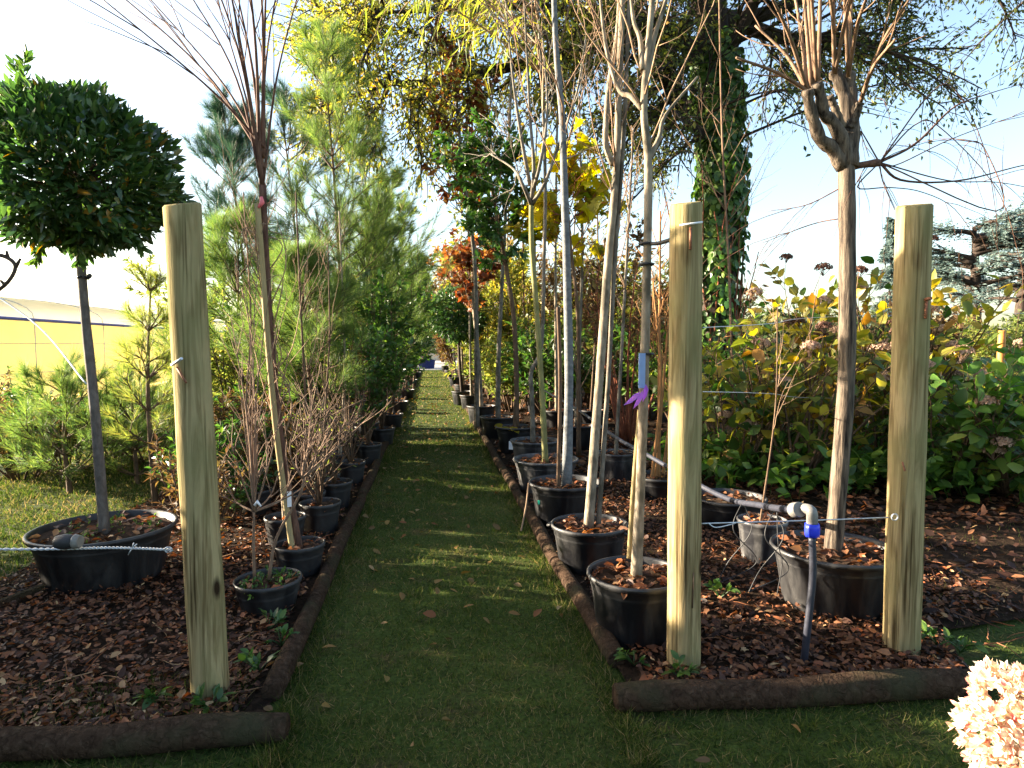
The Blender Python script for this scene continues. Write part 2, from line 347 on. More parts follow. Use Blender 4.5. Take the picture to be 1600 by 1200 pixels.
def film(name, c, trans, var=.06):
    m, t, b = nodes(name); mp = coords(t); n = noise(t, mp, 1.2, 4); r = ramp(t, [(.3, tuple(x * (1 - var) for x in c)), (.7, c)]); t.links.new(n.outputs[0], r.inputs[0])
    t.links.new(r.outputs[0], b.inputs['Base Color']); b.inputs['Roughness'].default_value = .45
    tr = t.nodes.new('ShaderNodeBsdfTranslucent'); t.links.new(r.outputs[0], tr.inputs[0])
    mx = t.nodes.new('ShaderNodeMixShader'); mx.inputs[0].default_value = trans
    t.links.new(b.outputs[0], mx.inputs[1]); t.links.new(tr.outputs[0], mx.inputs[2]); t.links.new(mx.outputs[0], t.nodes['Material Output'].inputs[0]); return m
M['film'] = film('greenhouse_film', (.95, .96, .98), .85)
M['yellowmesh'] = film('yellow_side_mesh', (.93, .76, .31), .8, .12)

def lawn_mat():
    m, t, b = nodes('mown_lawn'); mp = coords(t); n = noise(t, mp, 1.1, 6, .6); n2 = noise(t, mp, 55, 4, .7)
    r = ramp(t, [(.3, (.034, .056, .012)), (.55, (.056, .084, .019)), (.75, (.092, .104, .032))]); t.links.new(n.outputs[0], r.inputs[0])
    r2 = ramp(t, [(.35, (.3, .3, .26)), (.65, (1.3, 1.25, 1.1))]); t.links.new(n2.outputs[0], r2.inputs[0])
    n3 = noise(t, mp, 3.4, 5, .7); r3 = ramp(t, [(.52, (0, 0, 0)), (.68, (.8, .8, .8))]); t.links.new(n3.outputs[0], r3.inputs[0])
    cc = mix(t, r.outputs[0], (.085, .062, .030), r3.outputs[0]); t.links.new(mix(t, cc, r2.outputs[0], .9, 'MULTIPLY'), b.inputs['Base Color']); b.inputs['Roughness'].default_value = .9
    b.inputs['Specular IOR Level'].default_value = .1; bump(t, b, n2.outputs[0], .8, .02); return m
def mulch_mat():
    m, t, b = nodes('bed_mulch'); mp = coords(t); v = t.nodes.new('ShaderNodeTexVoronoi'); v.inputs['Scale'].default_value = 34; t.links.new(mp.outputs[0], v.inputs[0])
    r = ramp(t, [(0, (.010, .007, .005)), (.5, (.022, .014, .009)), (1, (.045, .028, .018))]); t.links.new(v.outputs['Color'], r.inputs[0])
    n = noise(t, mp, 40, 5); t.links.new(r.outputs[0], b.inputs['Base Color']); b.inputs['Roughness'].default_value = .95; b.inputs['Specular IOR Level'].default_value = .05
    bump(t, b, n.outputs[0], 1.0, .02); return m
M['lawn'] = lawn_mat(); M['mulch'] = mulch_mat()
M['gravel'] = plain('pale_gravel', (.48, .45, .42), .95, .3, 30, spec=.1, bmp=.6)

# ------------------------------------------------------------------ ground, path, beds
LA, LB, RA, RB = P(-60, 1170, .05), P(444, 1136, .05), P(962, 1092, .05), P(1538, 1066, .05)
def front(x):                            # the line of the front logs, then the bed edge turning back beside the last one
    return np.where(x < 0, np.interp(x, [LA[0], LB[0]], [LA[1], LB[1]]), np.interp(x, [RA[0], RB[0], RB[0] + .25, 6.5], [RA[1], RB[1], RB[1] + .5, RB[1] + 1.0]))
def sheet(name, x0, x1, y0, y1, z, nx, ny, mat, amp=0, follow=False):
    X, Y = np.meshgrid(np.linspace(x0, x1, nx), np.linspace(y0, y1, ny)); Z = np.full_like(X, z)
    if follow: Y = y1 + (Y - y1) * (y1 - front(X)) / (y1 - y0)
    if amp: Z = Z + amp * (np.sin(X * 5.1 + Y * 1.7) + np.sin(Y * 4.3 - X * 2.2) + np.sin(X * 11 + 3) * .4 + np.sin(Y * 9.7) * .4) / 2
    i, j = np.meshgrid(np.arange(ny - 1), np.arange(nx - 1), indexing='ij'); a = (i * nx + j).ravel()
    mb = MB(); mb.add(np.stack([X, Y, Z], -1), np.stack([a, a + 1, a + nx + 1, a + nx], -1)); return kind(mb.build(name, mat), 'structure')
XL, XR = -.60, .76                       # log centre lines beside the path
Y0 = 2.42
sheet('ground', -400, 400, -60, 740, 0, 60, 60, M['lawn'])
sheet('path', XL, XR, 1.0, 36, .004, 8, 120, M['lawn'], .002)
sheet('bed_left', -2.42, XL, Y0 - .05, 36, .02, 30, 200, M['mulch'], .008, True)
sheet('bed_right', XR, 6.5, Y0, 36, .02, 60, 200, M['mulch'], .008, True)
sheet('yard', -6, 12, 36.2, 60, .008, 4, 4, M['gravel'])

def scatter(n, x0, x1, y0, y1, pw=1.0):
    """points on the ground, denser towards the camera"""
    u = RNG.random(n) ** pw
    return np.stack([RNG.uniform(x0, x1, n), y0 + (y1 - y0) * u, np.zeros(n)], -1)
seed(11)
mb = MB()
def blades(n, x0, x1, y0, y1, h0, h1, wd, pw=1.5, lean=.55):
    C = scatter(n, x0, x1, y0, y1, pw); D = unit(np.stack([RNG.normal(size=n) * lean, RNG.normal(size=n) * lean, np.ones(n)], -1))
    sc = np.maximum(1, C[:, 1] / 5)
    patch = .5 + .5 * np.sin(C[:, 0] * 3.1 + 1) * np.sin(C[:, 1] * 2.3)
    leaves(mb, C, D, rv(n), RNG.uniform(h0, h1, n) * (.7 + .6 * patch), wd * sc, np.clip(RNG.normal(.45, .3, n) + .25 * (.5 - patch), 0, 1), 'blade', 0, .35)
blades(64000, XL + .03, XR - .03, 1.5, 9, .015, .045, .0038, 1.8, 1.0)
blades(9000, XL + .03, XR - .03, 8, 34, .02, .045, .008, 1.2, .8)
blades(44000, -2.6, 3.2, 1.3, Y0 - .1, .015, .045, .0036, 1.0, 1.0)
blades(34000, -4.4, -2.45, 3.0, 9, .02, .055, .006, 1.2, .7)
blades(4500, -2.3, XL - .1, Y0 - .12, Y0 + .22, .02, .085, .005, 1.0, .8)
blades(500, XL - .35, XL - .08, Y0 + .2, 6.5, .03, .08, .006, 1.3, .7)
blades(2600, 2.4, 6.0, 2.9, 4.3, .03, .07, .005, 1.0, .8)
blades(3000, 2.4, 4.5, 2.0, 3.4, .02, .04, .005, 1.0, .8)
for xx in (XL + .08, XR - .08): blades(5000, xx - .05, xx + .05, 1.9, 14, .03, .08, .004, 1.6, .8)
q = scatter(150, -2.4, 3.0, 1.4, 6, 1.2); q = q[(q[:, 1] < 2.2) | ((q[:, 0] > XL + .1) & (q[:, 0] < XR - .1))]
for c in q:
    n = 26; C = c + RNG.normal(size=(n, 3)) * [.02, .02, 0]; D = np.stack([RNG.normal(size=n) * .6, RNG.normal(size=n) * .6, np.ones(n)], -1); leaves(mb, C, D, rv(n), RNG.uniform(.03, .07, n), .0045, RNG.uniform(.2, .75, n), 'blade', 0, .4)
kind(mb.build('grass', M['grassblade']), 'stuff')

def litter(mb, n, x0, x1, y0, y1, s0, s1, z, pw=1.4, tilt=.5, rlo=0, rhi=1, shape='lance'):
    C = scatter(n, x0, x1, y0 - (.25 if y0 == Y0 + .08 else 0), y1, pw); C[:, 2] = z + RNG.random(n) * .022
    if z > .021: C = C[(C[:, 1] > front(C[:, 0]) + .05) & (np.sin(C[:, 0] * 4.3 + 1) * np.sin(C[:, 1] * 3.7) + RNG.random(n) * 1.6 > -.25)]; n = len(C)
    a = RNG.uniform(0, 2 * np.pi, n); D = unit(np.stack([np.cos(a), np.sin(a), RNG.normal(size=n) * .3], -1))
    N = unit(np.stack([RNG.normal(size=n) * tilt, RNG.normal(size=n) * tilt, np.ones(n)], -1)); L = RNG.uniform(s0, s1, n)
    leaves(mb, C, D, N, L, L * RNG.uniform(.35, .65, n), RNG.uniform(rlo, rhi, n) ** 1.3, shape, RNG.uniform(.1, .6), RNG.uniform(-.2, .4))
mb = MB(); seed(12)
for k in range(4):
    litter(mb, 2300, -2.4, XL - .08, Y0 + .08, 6.5, .018, .055, .028, 1.7)
    litter(mb, 800, -2.4, XL - .08, 6, 22, .05, .1, .028)
    litter(mb, 2300, XR + .08, 3.0, Y0 + .08, 7, .02, .06, .028, 1.7)
    litter(mb, 1300, 2.2, 6.4, 4.3, 8.5, .05, .10, .028, 1.0)
    litter(mb, 330, 2.3, 6.4, 3.0, 4.5, .03, .08, .028, 1.0)
    litter(mb, 800, XR + .08, 4.0, 6.5, 24, .06, .12, .028)
for k in range(2):
    litter(mb, 2600, -2.4, XL - .08, Y0 + .08, 5, .012, .032, .04, 1.5, .9, .3, 1)
    litter(mb, 2600, XR + .08, 3.0, Y0 + .08, 5.5, .012, .035, .04, 1.5, .9, .3, 1)
n = 420; C = np.concatenate([scatter(n // 2, -2.4, XL - .1, Y0, 5.5, 1.4), scatter(n // 2, XR + .1, 3.2, Y0, 6, 1.4)]); C[:, 2] = .048; a = RNG.uniform(0, 6.28, n); S = shoots(C, np.stack([np.cos(a), np.sin(a), RNG.normal(size=n) * .12], -1), RNG.uniform(.05, .2, n), 5, .15); tubes(mb, S, taper(n, 5, .003, .0015), 4, RNG.uniform(.4, 1, n))
kind(mb.build('leaf_litter', M['litter']), 'stuff')
mb = MB(); seed(13)
litter(mb, 420, XL + .1, XR - .1, 3, 18, .03, .075, .02, 1.0, .5, .2, 1, 'oval')
litter(mb, 45, -1.6, 2.4, 1.5, 3, .03, .065, .02, 1.0, .5, 0, 1, 'oval')
kind(mb.build('fallen_leaves', M['pathleaf']), 'stuff')

# ------------------------------------------------------------------ edging logs
def log(p0, p1, r, label, grp='round timber logs edging the beds'):
    p0, p1 = np.asarray(p0, float), np.asarray(p1, float); n = max(6, int(np.linalg.norm(p1 - p0) / .12))
    t = np.linspace(0, 1, n)[:, None]; pts = p0 + (p1 - p0) * t + np.stack([.006 * np.sin(t[:, 0] * 9 + p0[0]), .006 * np.cos(t[:, 0] * 7), .004 * np.sin(t[:, 0] * 11)], -1)
    rad = r * (1 + .05 * np.sin(np.linspace(0, 8, n) + p0[1])); rad[0] *= .9; rad[-1] *= .9
    pts = np.concatenate([[pts[0]], pts, [pts[-1]]]); rad = np.concatenate([[rad[0] * .86], rad, [rad[-1] * .86]])
    pts[0] -= unit(p1 - p0) * .006; pts[-1] += unit(p1 - p0) * .006
    mb = MB(); tubes(mb, pts, rad, 16); return solo(mb, 'edging_log', M['log'], (p0 + p1) / 2, label, 'edging log', grp)
ordn = ['nearest', 'second', 'third', 'fourth', 'fifth', 'sixth', 'seventh', 'eighth']
ys = [2.42, 5.6, 9.2, 13.4, 18, 24, 30, 36]
for i in range(7):
    log((XL, ys[i] + .02, .04), (XL, ys[i + 1] - .02, .04), .044, f'{ordn[i]} of the dark round logs running along the path below the pines')
    log((XR, ys[i] + (.1 if i == 0 else .02), .04), (XR, ys[i + 1] - .02, .04), .044, f'{ordn[i]} of the dark round logs running along the path below the bare trees')
pA, pB = P(-60, 1170, .05), P(444, 1136, .05)
log(pA, pB, .052, 'weathered grey log lying across the front of the left bed')
pC, pD = P(962, 1092, .05), P(1538, 1066, .05)
log(pC, pD, .054, 'dark brown log lying across the front of the right bed')
mb = MB(); q0, q1 = P(-160, 1010, .03), P(66, 925, .03); dq = unit(q1 - q0); nq = np.array([-dq[1], dq[0], 0]) * .015
V = [q0 - nq, q1 - nq, q1 + nq, q0 + nq]; V = np.array([v + [0, 0, -.05] for v in V] + [v + [0, 0, .04] for v in V])
mb.add(V, [[0, 3, 2, 1], [4, 5, 6, 7], [0, 1, 5, 4], [1, 2, 6, 5], [2, 3, 7, 6], [3, 0, 4, 7]], .5, 0, False)
solo(mb, 'edging_board', M['log'], (q0 + q1) / 2, 'thin timber board between the sunlit grass and the left bed', 'edging board')

# ------------------------------------------------------------------ gate posts
def post(px_b, py_b, px_t, py_t, r, label, extras):
    base = P(px_b, py_b, 0); base = base + FWD * r; d = depth(base)
    top = at(px_t, py_t, d)
    e = thing('gate_post', base, label, 'post', 'round timber gate posts')
    mb = MB(); n = 26; t = np.linspace(0, 1, n); pts = base + (top - base) * t[:, None]; pts[0] = base - [0, 0, .05]
    rad = r * (1.04 - .07 * t) * (1 + .012 * np.sin(t * 23 + px_b)); pts = np.concatenate([pts, [top + [0, 0, .008]]]); rad = np.append(rad, rad[-1] * .9)
    k = 28; a = np.linspace(0, 2 * np.pi, k, endpoint=False)
    wob = 1 + .012 * np.sin(3 * a + px_b) + .006 * np.sin(7 * a)
    V = pts[:, None] + np.stack([np.cos(a) * wob, np.sin(a) * wob, 0 * a], -1)[None] * rad[:, None, None]
    V[-2:, :, 2] += .014 * np.cos(a - 1.0)           # saw cut not quite level
    m = len(pts); i = np.arange(m - 1)[:, None]; j = np.arange(k)[None]
    qf = np.stack([i * k + j, i * k + (j + 1) % k, (i + 1) * k + (j + 1) % k, (i + 1) * k + j], -1).reshape(-1, 4)
    off = mb.add(V.reshape(-1, 3), qf); c = (m - 1) * k
    mb.face([[c, c + x, c + x + 1] for x in range(1, k - 1)], off, 0, False)
    mb.build('pole', M['post'], e)
    for nm, mat, kk, (ax, ay), (bx, by), rr in extras:
        mm = MB(); p = at(ax, ay, d - r * 1.04); q = at(bx, by, d - r * 1.04 - kk); tubes(mm, np.stack([p, (p + q) / 2, q]), [rr, rr, rr], 6); mm.build(nm, M[mat], e)
    return e, base, top
postL, bL, tL = post(317, 1108, 285, 322, .0655, 'tall round timber post at the corner of the left bed',
    [('nail', 'wire', .03, (268, 571), (284, 560), .005), ('nail', 'rust', .02, (276, 574), (291, 598), .004)])
postM, bM, tM = post(1075, 1060, 1072, 320, .066, 'round timber post with a white nail near its top, beside the front pot',
    [('nail', 'white', .02, (1062, 352), (1098, 347), .004), ('nail', 'rust', .01, (1079, 355), (1079, 390), .005), ('split', 'bark_brown', .0, (1084, 895), (1082, 950), .0025)])
postR, bR, tR = post(1423, 1036, 1428, 323, .070, 'thickest round timber post, in front of the green hydrangea leaves',
    [('nail', 'rust', .03, (1446, 468), (1455, 466), .007), ('nail', 'rust', .006, (1448, 470), (1446, 498), .006), ('nail', 'rust', .02, (1410, 722), (1414, 736), .004)])

# ------------------------------------------------------------------ fence wires, pipe
def line(mb, pts, r, k=5, mi=0, n=40, twist=0):
    p = smooth_path(pts, n)
    if twist:
        T = unit(p[-1] - p[0]); U = unit(np.cross(T, [0, 0, 1])); W = np.cross(T, U); a = np.linspace(0, twist, n)
        for s in (0, np.pi):
            tubes(mb, p + r * 1.1 * (np.cos(a + s)[:, None] * U + np.sin(a + s)[:, None] * W), np.full(n, r), k, mi=mi)
    else: tubes(mb, p, np.full(n, r), k, mi=mi)
dL = depth(bL) - .06
e = thing('gate_wire', at(268, 858, dL), 'twisted wire with a black and white insulator handle tied to the left bed post', 'wire')
mb = MB(); line(mb, [at(-120, 858, dL), at(70, 858, dL), at(180, 856, dL), at(270, 859, dL)], .0028, 5, n=160, twist=150); 
p = at(206, 857, dL)
for q in (at(214, 850, dL), at(200, 867, dL), at(209, 848, dL)): tubes(mb, np.stack([p, (p + q) / 2, q]), [.0022] * 3, 5)
a = np.linspace(0, 2 * np.pi, 16); c = at(263, 859, dL - .01); tubes(mb, c + np.stack([np.cos(a) * .012, 0 * a, np.sin(a) * .01], -1), np.full(16, .003), 5)
mb.build('strand', M['wire'], e)
mb = MB(); p0, p1 = at(88, 847, dL - .02), at(117, 846, dL - .02); T = np.linspace(0, 1, 8); tubes(mb, p0 + (p1 - p0) * T[:, None], .022 + .006 * np.sin(T * 3.1), 14); mb.build('insulator', M['black'], e)
mb = MB(); p2 = at(126, 846, dL - .02); T = np.linspace(0, 1, 5); tubes(mb, p1 + (p2 - p1) * T[:, None], .027 - .006 * T, 14); mb.build('insulator_cap', M['elbow'], e)

dM, dR_ = depth(bM), depth(bR)
mb = MB(); line(mb, [at(1096, 818, dM), at(1200, 815, (dM + dR_) / 2), at(1300, 812, dR_), at(1396, 808, dR_)], .0032, 5, n=50)
line(mb, [at(1106, 817, dM - .02), at(1118, 824, dM - .02), at(1140, 820, dM), at(1150, 817, dM)], .0025)
a = np.linspace(0, 2 * np.pi, 14); tubes(mb, at(1398, 808, dR_ - .09) + np.stack([np.cos(a) * .014, 0 * a, np.sin(a) * .014], -1), np.full(14, .003), 5)
solo(mb, 'gate_wire', M['wire'], at(1250, 815, dM), 'pale wire strung low between both posts of the right bed', 'wire')
mb = MB()
for y1, y2, y3 in ((512, 506, 494), (612, 615, 622)):
    line(mb, [at(1098, y1, dM), at(1200, y2, 4.2), at(1330, y3, 6.0), at(1700, y3 - 6, 9)], .0022, 4)
solo(mb, 'fence_wire', M['wire'], at(1100, 512, dM), 'pair of thin wires running from the middle post past the hydrangeas', 'wire')
mb = MB(); line(mb, [at(-80, 385, 4.2), at(20, 405, 4.0), at(128, 434, 3.62)], .0025, 4); line(mb, [at(128, 434, 3.62), at(255, 470, 5.2), at(420, 505, 9)], .0022, 4)
line(mb, [at(-40, 440, 5), at(60, 510, 4.8), at(135, 600, 4.5)], .006, 5)
solo(mb, 'support_wire', M['wire'], at(128, 434, 3.6), 'thin training wires tied to the trunk of the clipped ball tree', 'wire')
mb = MB(); line(mb, [at(-30, 470, 2.6), at(8, 445, 2.6), at(24, 418, 2.6), at(10, 402, 2.6), at(-20, 395, 2.6)], .008, 6)
for u in ((24, 418, 32, 404), (8, 445, 0, 438), (12, 402, 10, 392)): tubes(mb, np.stack([at(u[0], u[1], 2.6), at(u[2], u[3], 2.6)]), [.008, .005], 5)
solo(mb, 'bare_branch', M['bark_dark'], at(-20, 440, 2.6), 'hooked dark twig poking in at the edge beside the ball tree', 'branch')

e = thing('irrigation_pipe', P(1254, 1052), 'black watering pipe with a pale elbow and blue coupling rising beside the big pot', 'pipe')
dP = depth(P(1254, 1052)); mb = MB(); line(mb, [P(1254, 1054, -.03), at(1262, 980, dP), at(1270, 900, dP), at(1269, 840, dP)], .0145, 14); mb.build('riser', M['hose'], e)
mb = MB(); T = np.linspace(0, 1, 4)
a_, b_ = at(1269, 838, dP), at(1269, 818, dP); tubes(mb, a_ + (b_ - a_) * T[:, None], [.028, .03, .03, .028], 8); mb.build('coupling', M['blue'], e)
mb = MB(); line(mb, [at(1269, 818, dP), at(1268, 800, dP), at(1258, 795, dP + .03), at(1243, 797, dP + .06)], .022, 14, n=24); tubes(mb, np.stack([at(1250, 796, dP + .03), at(1240, 797, dP + .07)]), [.031, .031], 14); mb.build('elbow', M['elbow'], e)
mb = MB(); h0 = at(1240, 797, dP + .08); line(mb, [h0, at(1190, 790, 3.2), at(1120, 772, 3.9), at(1010, 710, 5.0), at(960, 682, 5.9), at(905, 642, 7.6), at(850, 610, 10.0)], .016, 10, n=80); mb.build('hose', M['hose'], e)
for (x, y, d0) in ((1210, 795, 3.05), (1160, 783, 3.5)):
    for k_ in (-1, 1):
        mb = MB(); line(mb, [at(x, y, d0), at(x + 14 * k_, y + 45, d0 - .05), at(x - 22 * k_, y + 95, d0), at(x - 40, y + 130 , d0 - .02)], .003, 4); mb.build('dripper_tube', M['black'], e)
mb = MB(); line(mb, [at(1214, 800, 3.0), at(1216, 850, 2.98), at(1222, 880, 3.0), at(1214, 930, 3.0)], .0025, 4); mb.build('dripper_tube', M['black'], e)

# ------------------------------------------------------------------ pots
def potted(px, pyr, wpx, yb, name, label, cat, group=None, mat='pot', litter_n=60, handles=False, d=None, r=None, h=None):
    """empty > pot, soil ; returns (empty, soil centre, radius)"""
    if d is None:
        front = depth(P(px, yb)); d = front + .4 * wpx / 2 * front / F * 2; r = wpx / 2 * d / F
    base = at(px, 600, d); base[2] = .02; top = at(px, pyr, d); h = top[2] - .02 if h is None else h
    e = thing(name, base, label, cat, group)
    mb = MB(); rb = r * .8; k = 40 if r * F / d > 25 else 20
    prof = [(0, .0), (rb * .97, 0), (rb, .008), (r * .93, h - .06), (r * .95, h - .055), (r * .96, h - .03), (r * 1.0, h - .026), (r * 1.03, h - .012), (r * 1.02, h), (r * .985, h + .002), (r * .965, h - .01), (r * .94, h - .06), (r * .93, h - .07)]
    lathe(mb, base, prof, k, wob=.012); mb.build('pot', M[mat], e)
    mb = MB(); zs = h - .035; nr = 7; rr = np.linspace(0, r * .945, nr); a = np.linspace(0, 2 * np.pi, 24, endpoint=False)
    V = np.stack([rr[:, None] * np.cos(a), rr[:, None] * np.sin(a), zs + .012 * np.sin(rr[:, None] * 40 + a * 3) * (rr[:, None] < r * .9)], -1) + base
    i = np.arange(nr - 1)[:, None]; j = np.arange(24)[None]; q = np.stack([i * 24 + j, i * 24 + (j + 1) % 24, (i + 1) * 24 + (j + 1) % 24, (i + 1) * 24 + j], -1).reshape(-1, 4); mb.add(V, q)
    n = litter_n
    if n:
        a = RNG.uniform(0, 6.28, n); q = r * .88 * np.sqrt(RNG.random(n)); C = base + np.stack([q * np.cos(a), q * np.sin(a), zs + .012 + RNG.random(n) * .02], -1)
        b = RNG.uniform(0, 6.28, n); D = np.stack([np.cos(b), np.sin(b), RNG.normal(size=n) * .3], -1); N = np.array([0, 0, 1.]) + RNG.normal(size=(n, 3)) * .5; L = RNG.uniform(.03, .07, n)
        leaves(mb, C, D, N, L, L * .5, RNG.uniform(.2, 1, n), 'lance', .4, .2, mi=1)
    mb.build('soil', [M['soil'], M['litter']], e)
    if handles:
        for s in (0, np.pi):
            mb = MB(); a = np.linspace(-.28, .28, 10); o = 1.03 + .14 * np.cos(a / .28 * np.pi / 2)
            tubes(mb, base + np.stack([r * o * np.cos(a + s + 2.6), r * o * np.sin(a + s + 2.6), 0 * a + h - .02 - .02 * np.cos(a / .28 * 1.57)], -1), np.full(10, .008), 6); mb.build('handle', M[mat], e)
    return e, base + np.array([0, 0, zs]), r, d

def trunk(e, ctl, r0, r1, mat, n=30, k=10, name='trunk', wob=.05, flare=.2):
    p = smooth_path(ctl, n); t = np.linspace(0, 1, n); rad = r0 + (r1 - r0) * t + r0 * flare * np.exp(-t * 25)
    rad = rad * (1 + wob * np.sin(t * 37 + r0 * 999) * np.sin(t * 11)); mb = MB(); tubes(mb, p, rad, k); mb.build(name, M[mat], e); return p
def sub(p, lo, hi):                       # a stretch of a path as a batch of one
    n = len(p); return p[int(lo * n):max(int(hi * n), int(lo * n) + 2)][None]
def bare_head(e, p, mats, lo=.45, n1=10, L1=(.4, .9), n2=6, L2=(.12, .35), r=.008, ang=(.35, .8), up=-.5, name='branches', n3=0):
    """bare side branches with twigs off the upper trunk; returns twig polylines"""
    mb = MB(); s = sub(p, lo, .98); q, d, u = children(s, n1, 0, 1, ang)
    B1 = shoots(q, d, RNG.uniform(*L1, n1) * (1.15 - .5 * u), 9, .09, up); tubes(mb, B1, taper(n1, 9, r, r * .3), 5)
    q, d, u = children(B1, n2, .2, 1, (.35, .9)); B2 = shoots(q, d, RNG.uniform(*L2, len(q)), 6, .1, up * .6); tubes(mb, B2, taper(len(q), 6, r * .4, r * .16), 4)
    if n3:
        q, d, u = children(B2, n3, .3, 1, (.35, .9)); B3 = shoots(q, d, RNG.uniform(*L2, len(q)) * .6, 4, .1, up * .4); tubes(mb, B3, taper(len(q), 4, r * .2, r * .1), 3)
    mb.build(name, M[mats], e); return B1, B2
def foliage(e, tw, m, L, W, mat, shape='diamond', droop=0, ang=(.5, 1.2), lo=.1, rs=(.5, .28), name='foliage', curl=.2, flat=.6, jit=0):
    p, d = leafed(tw, m, lo, ang, droop); n = len(p); p = p + RNG.normal(size=p.shape) * jit
    N = np.array([0, 0, 1.]) * flat + RNG.normal(size=(n, 3)) * .5
    mb = MB(); Ls = RNG.uniform(L[0], L[1], n); leaves(mb, p, d, N, Ls, Ls * W, np.clip(RNG.normal(*rs, n), 0, 1), shape, .2, curl); return mb.build(name, M[mat], e)

# ------------------------------------------------------------------ clipped ball tree in the big left pot
seed(21)
GL = 'potted plants lined up beside the path, pine side'
GR = 'potted trees lined up beside the path, bare tree side'
e, s, r, d = potted(155, 822, 202, 935, 'potted_ball_tree', 'clipped ball-headed evergreen on a slim trunk in a wide black pot, sunlit grass behind it', 'potted tree', None, 'pot', 120)
dB = d
tp = trunk(e, [s + [0, 0, -.05], at(148, 640, d), at(132, 480, d), at(122, 340, d), at(120, 250, d)], .028, .02, 'bark_dull', flare=.25)
c0 = at(116, 272, d); mb = MB(); nb = 70
dirs = rv(nb); dirs[:, 2] = np.abs(dirs[:, 2]) * 1.0 - .25 * RNG.random(nb); B1 = shoots(np.repeat(tp[-4:-3], nb, 0) + [0, 0, -.05], dirs, RNG.uniform(.3, .46, nb), 7, .1, -.05)
tubes(mb, B1, taper(nb, 7, .009, .003), 5); mb.build('branches', M['bark_brown'], e)
n = 9500; q = rv(n); rad = .475 * (.45 + .55 * RNG.random(n) ** .38) ; lump = 1 + .07 * np.sin(q[:, 0] * 7 + q[:, 1] * 5) + .06 * np.sin(q[:, 2] * 9 + q[:, 0] * 4)
C = c0 + q * (rad * lump)[:, None] * np.array([1.05, 1.0, .90]); D = unit(q + np.array([0, 0, .5]) + RNG.normal(size=(n, 3)) * .55); L = RNG.uniform(.055, .085, n)
keep = RNG.random(n) < .55 + .45 * np.sin(C[:, 0] * 16 + 1) * np.sin(C[:, 2] * 15) * np.sin(C[:, 1] * 14 + 2) + .4 * (rad < .5)
mb = MB(); leaves(mb, C[keep], D[keep], q[keep] * .5 + RNG.normal(size=(n, 3))[keep] * .5 + [0, 0, .6], L[keep], L[keep] * .36, np.clip(RNG.normal(.45, .27, n), 0, 1)[keep], 'lance', .3, .2)
# stray leafy shoots sticking out at the top and underneath
q0 = c0 + .87 * np.array([[-.28, 0, .42], [-.22, -.1, .45], [-.42, .1, .36], [-.1, .2, .48], [-.25, .1, -.42], [.05, -.1, -.45], [.3, 0, -.38], [.42, .1, -.2]]); dd = np.array([[-.25, 0, 1], [.05, 0, 1], [-.7, 0, .8], [.1, 0, 1], [-.3, 0, -.6], [.1, -.2, -.8], [.5, 0, -.5], [.8, 0, .1]])
S = shoots(q0, dd, np.array([.24, .22, .16, .1, .12, .12, .12, .12]), 7, .05, -.2)
p_, d_ = leafed(S, 34, .1, (.4, .9)); L = RNG.uniform(.05, .075, len(p_)); leaves(mb, p_, d_, rv(len(p_)) + [0, 0, .6], L, L * .36, RNG.uniform(.5, .95, len(p_)), 'lance', .3, .2)
tubes(mb, S, taper(8, 7, .004, .002), 4, .3)
mb.build('crown', M['ballleaf'], e)
mb = MB(); p = at(128, 433, d - .02); a = np.linspace(0, 2 * np.pi, 16); tubes(mb, p + np.stack([np.cos(a) * .03, np.sin(a) * .03 + .02, .004 * np.sin(3 * a)], -1), np.full(16, .006), 6); tubes(mb, np.stack([p + [.02, 0, 0], p + [.05, -.01, .01]]), [.01, .012], 6); mb.build('tie', M['black'], e)
mb = MB(); n = 26; a = RNG.uniform(0, 6.28, n); q = s + np.stack([np.cos(a), np.sin(a), 0 * a], -1) * (r * .75 * np.sqrt(RNG.random(n)))[:, None]; S = shoots(q, RNG.normal(size=(n, 3)) * .4 + [0, 0, 1], .06, 4, .1); p_, d_ = leafed(S, 6, 0, (.4, 1.1)); leaves(mb, p_, d_, rv(len(p_)), .025, .012, RNG.random(len(p_)), 'diamond'); kind(mb.build('pot_weeds', M['laurel'], e), 'stuff')  # small weeds growing in the pot soil

# ------------------------------------------------------------------ left row: bare shrub, staked fan tree
seed(22)
e, s, r, d = potted(412, 903, 100, 972, 'potted_bare_shrub', 'small black pot with thin bare reddish stems, beside the tall post', 'potted shrub', GL, 'pot', 30)
mb = MB()
for ctl in ([(398, 905), (396, 850), (397, 800)], [(420, 905), (432, 840), (468, 775), (475, 745)]):
    tubes(mb, smooth_path([at(x, y, d) for x, y in ctl], 10), np.linspace(.009, .006, 10), 7)
fan1 = [(397, 800, x, y) for x, y in ((360, 690), (372, 600), (395, 560), (412, 640), (385, 660), (420, 690), (440, 720), (372, 580), (405, 690), (350, 740), (520, 700), (455, 735), (405, 390), (424, 430), (384, 450), (436, 500), (362, 500), (398, 500), (446, 600))]
fan2 = [(472, 748, x, y) for x, y in ((490, 640), (508, 620), (530, 640), (545, 660), (560, 650), (480, 660), (500, 680), (590, 640), (515, 640), (465, 640), (486, 610))]
for (x0, y0, x1, y1) in fan1 + fan2:
    dd = d + RNG.uniform(-.15, .25); mid = ((x0 + x1) / 2 + RNG.uniform(-16, 16), (y0 + y1) / 2 + 12)
    pth = smooth_path([at(x0, y0, d), at(*mid, (d + dd) / 2), at(x1, y1, dd)], 12); tubes(mb, pth, np.linspace(.0055, .0016, 12), 5)
    q, dr, _ = children(pth[None], 4, .3, 1, (.3, .7)); tubes(mb, shoots(q, dr, RNG.uniform(.08, .25, 4), 6, .08, -.3), taper(4, 6, .0024, .0012), 4)
mb.build('stems', M['twigpink'], e)
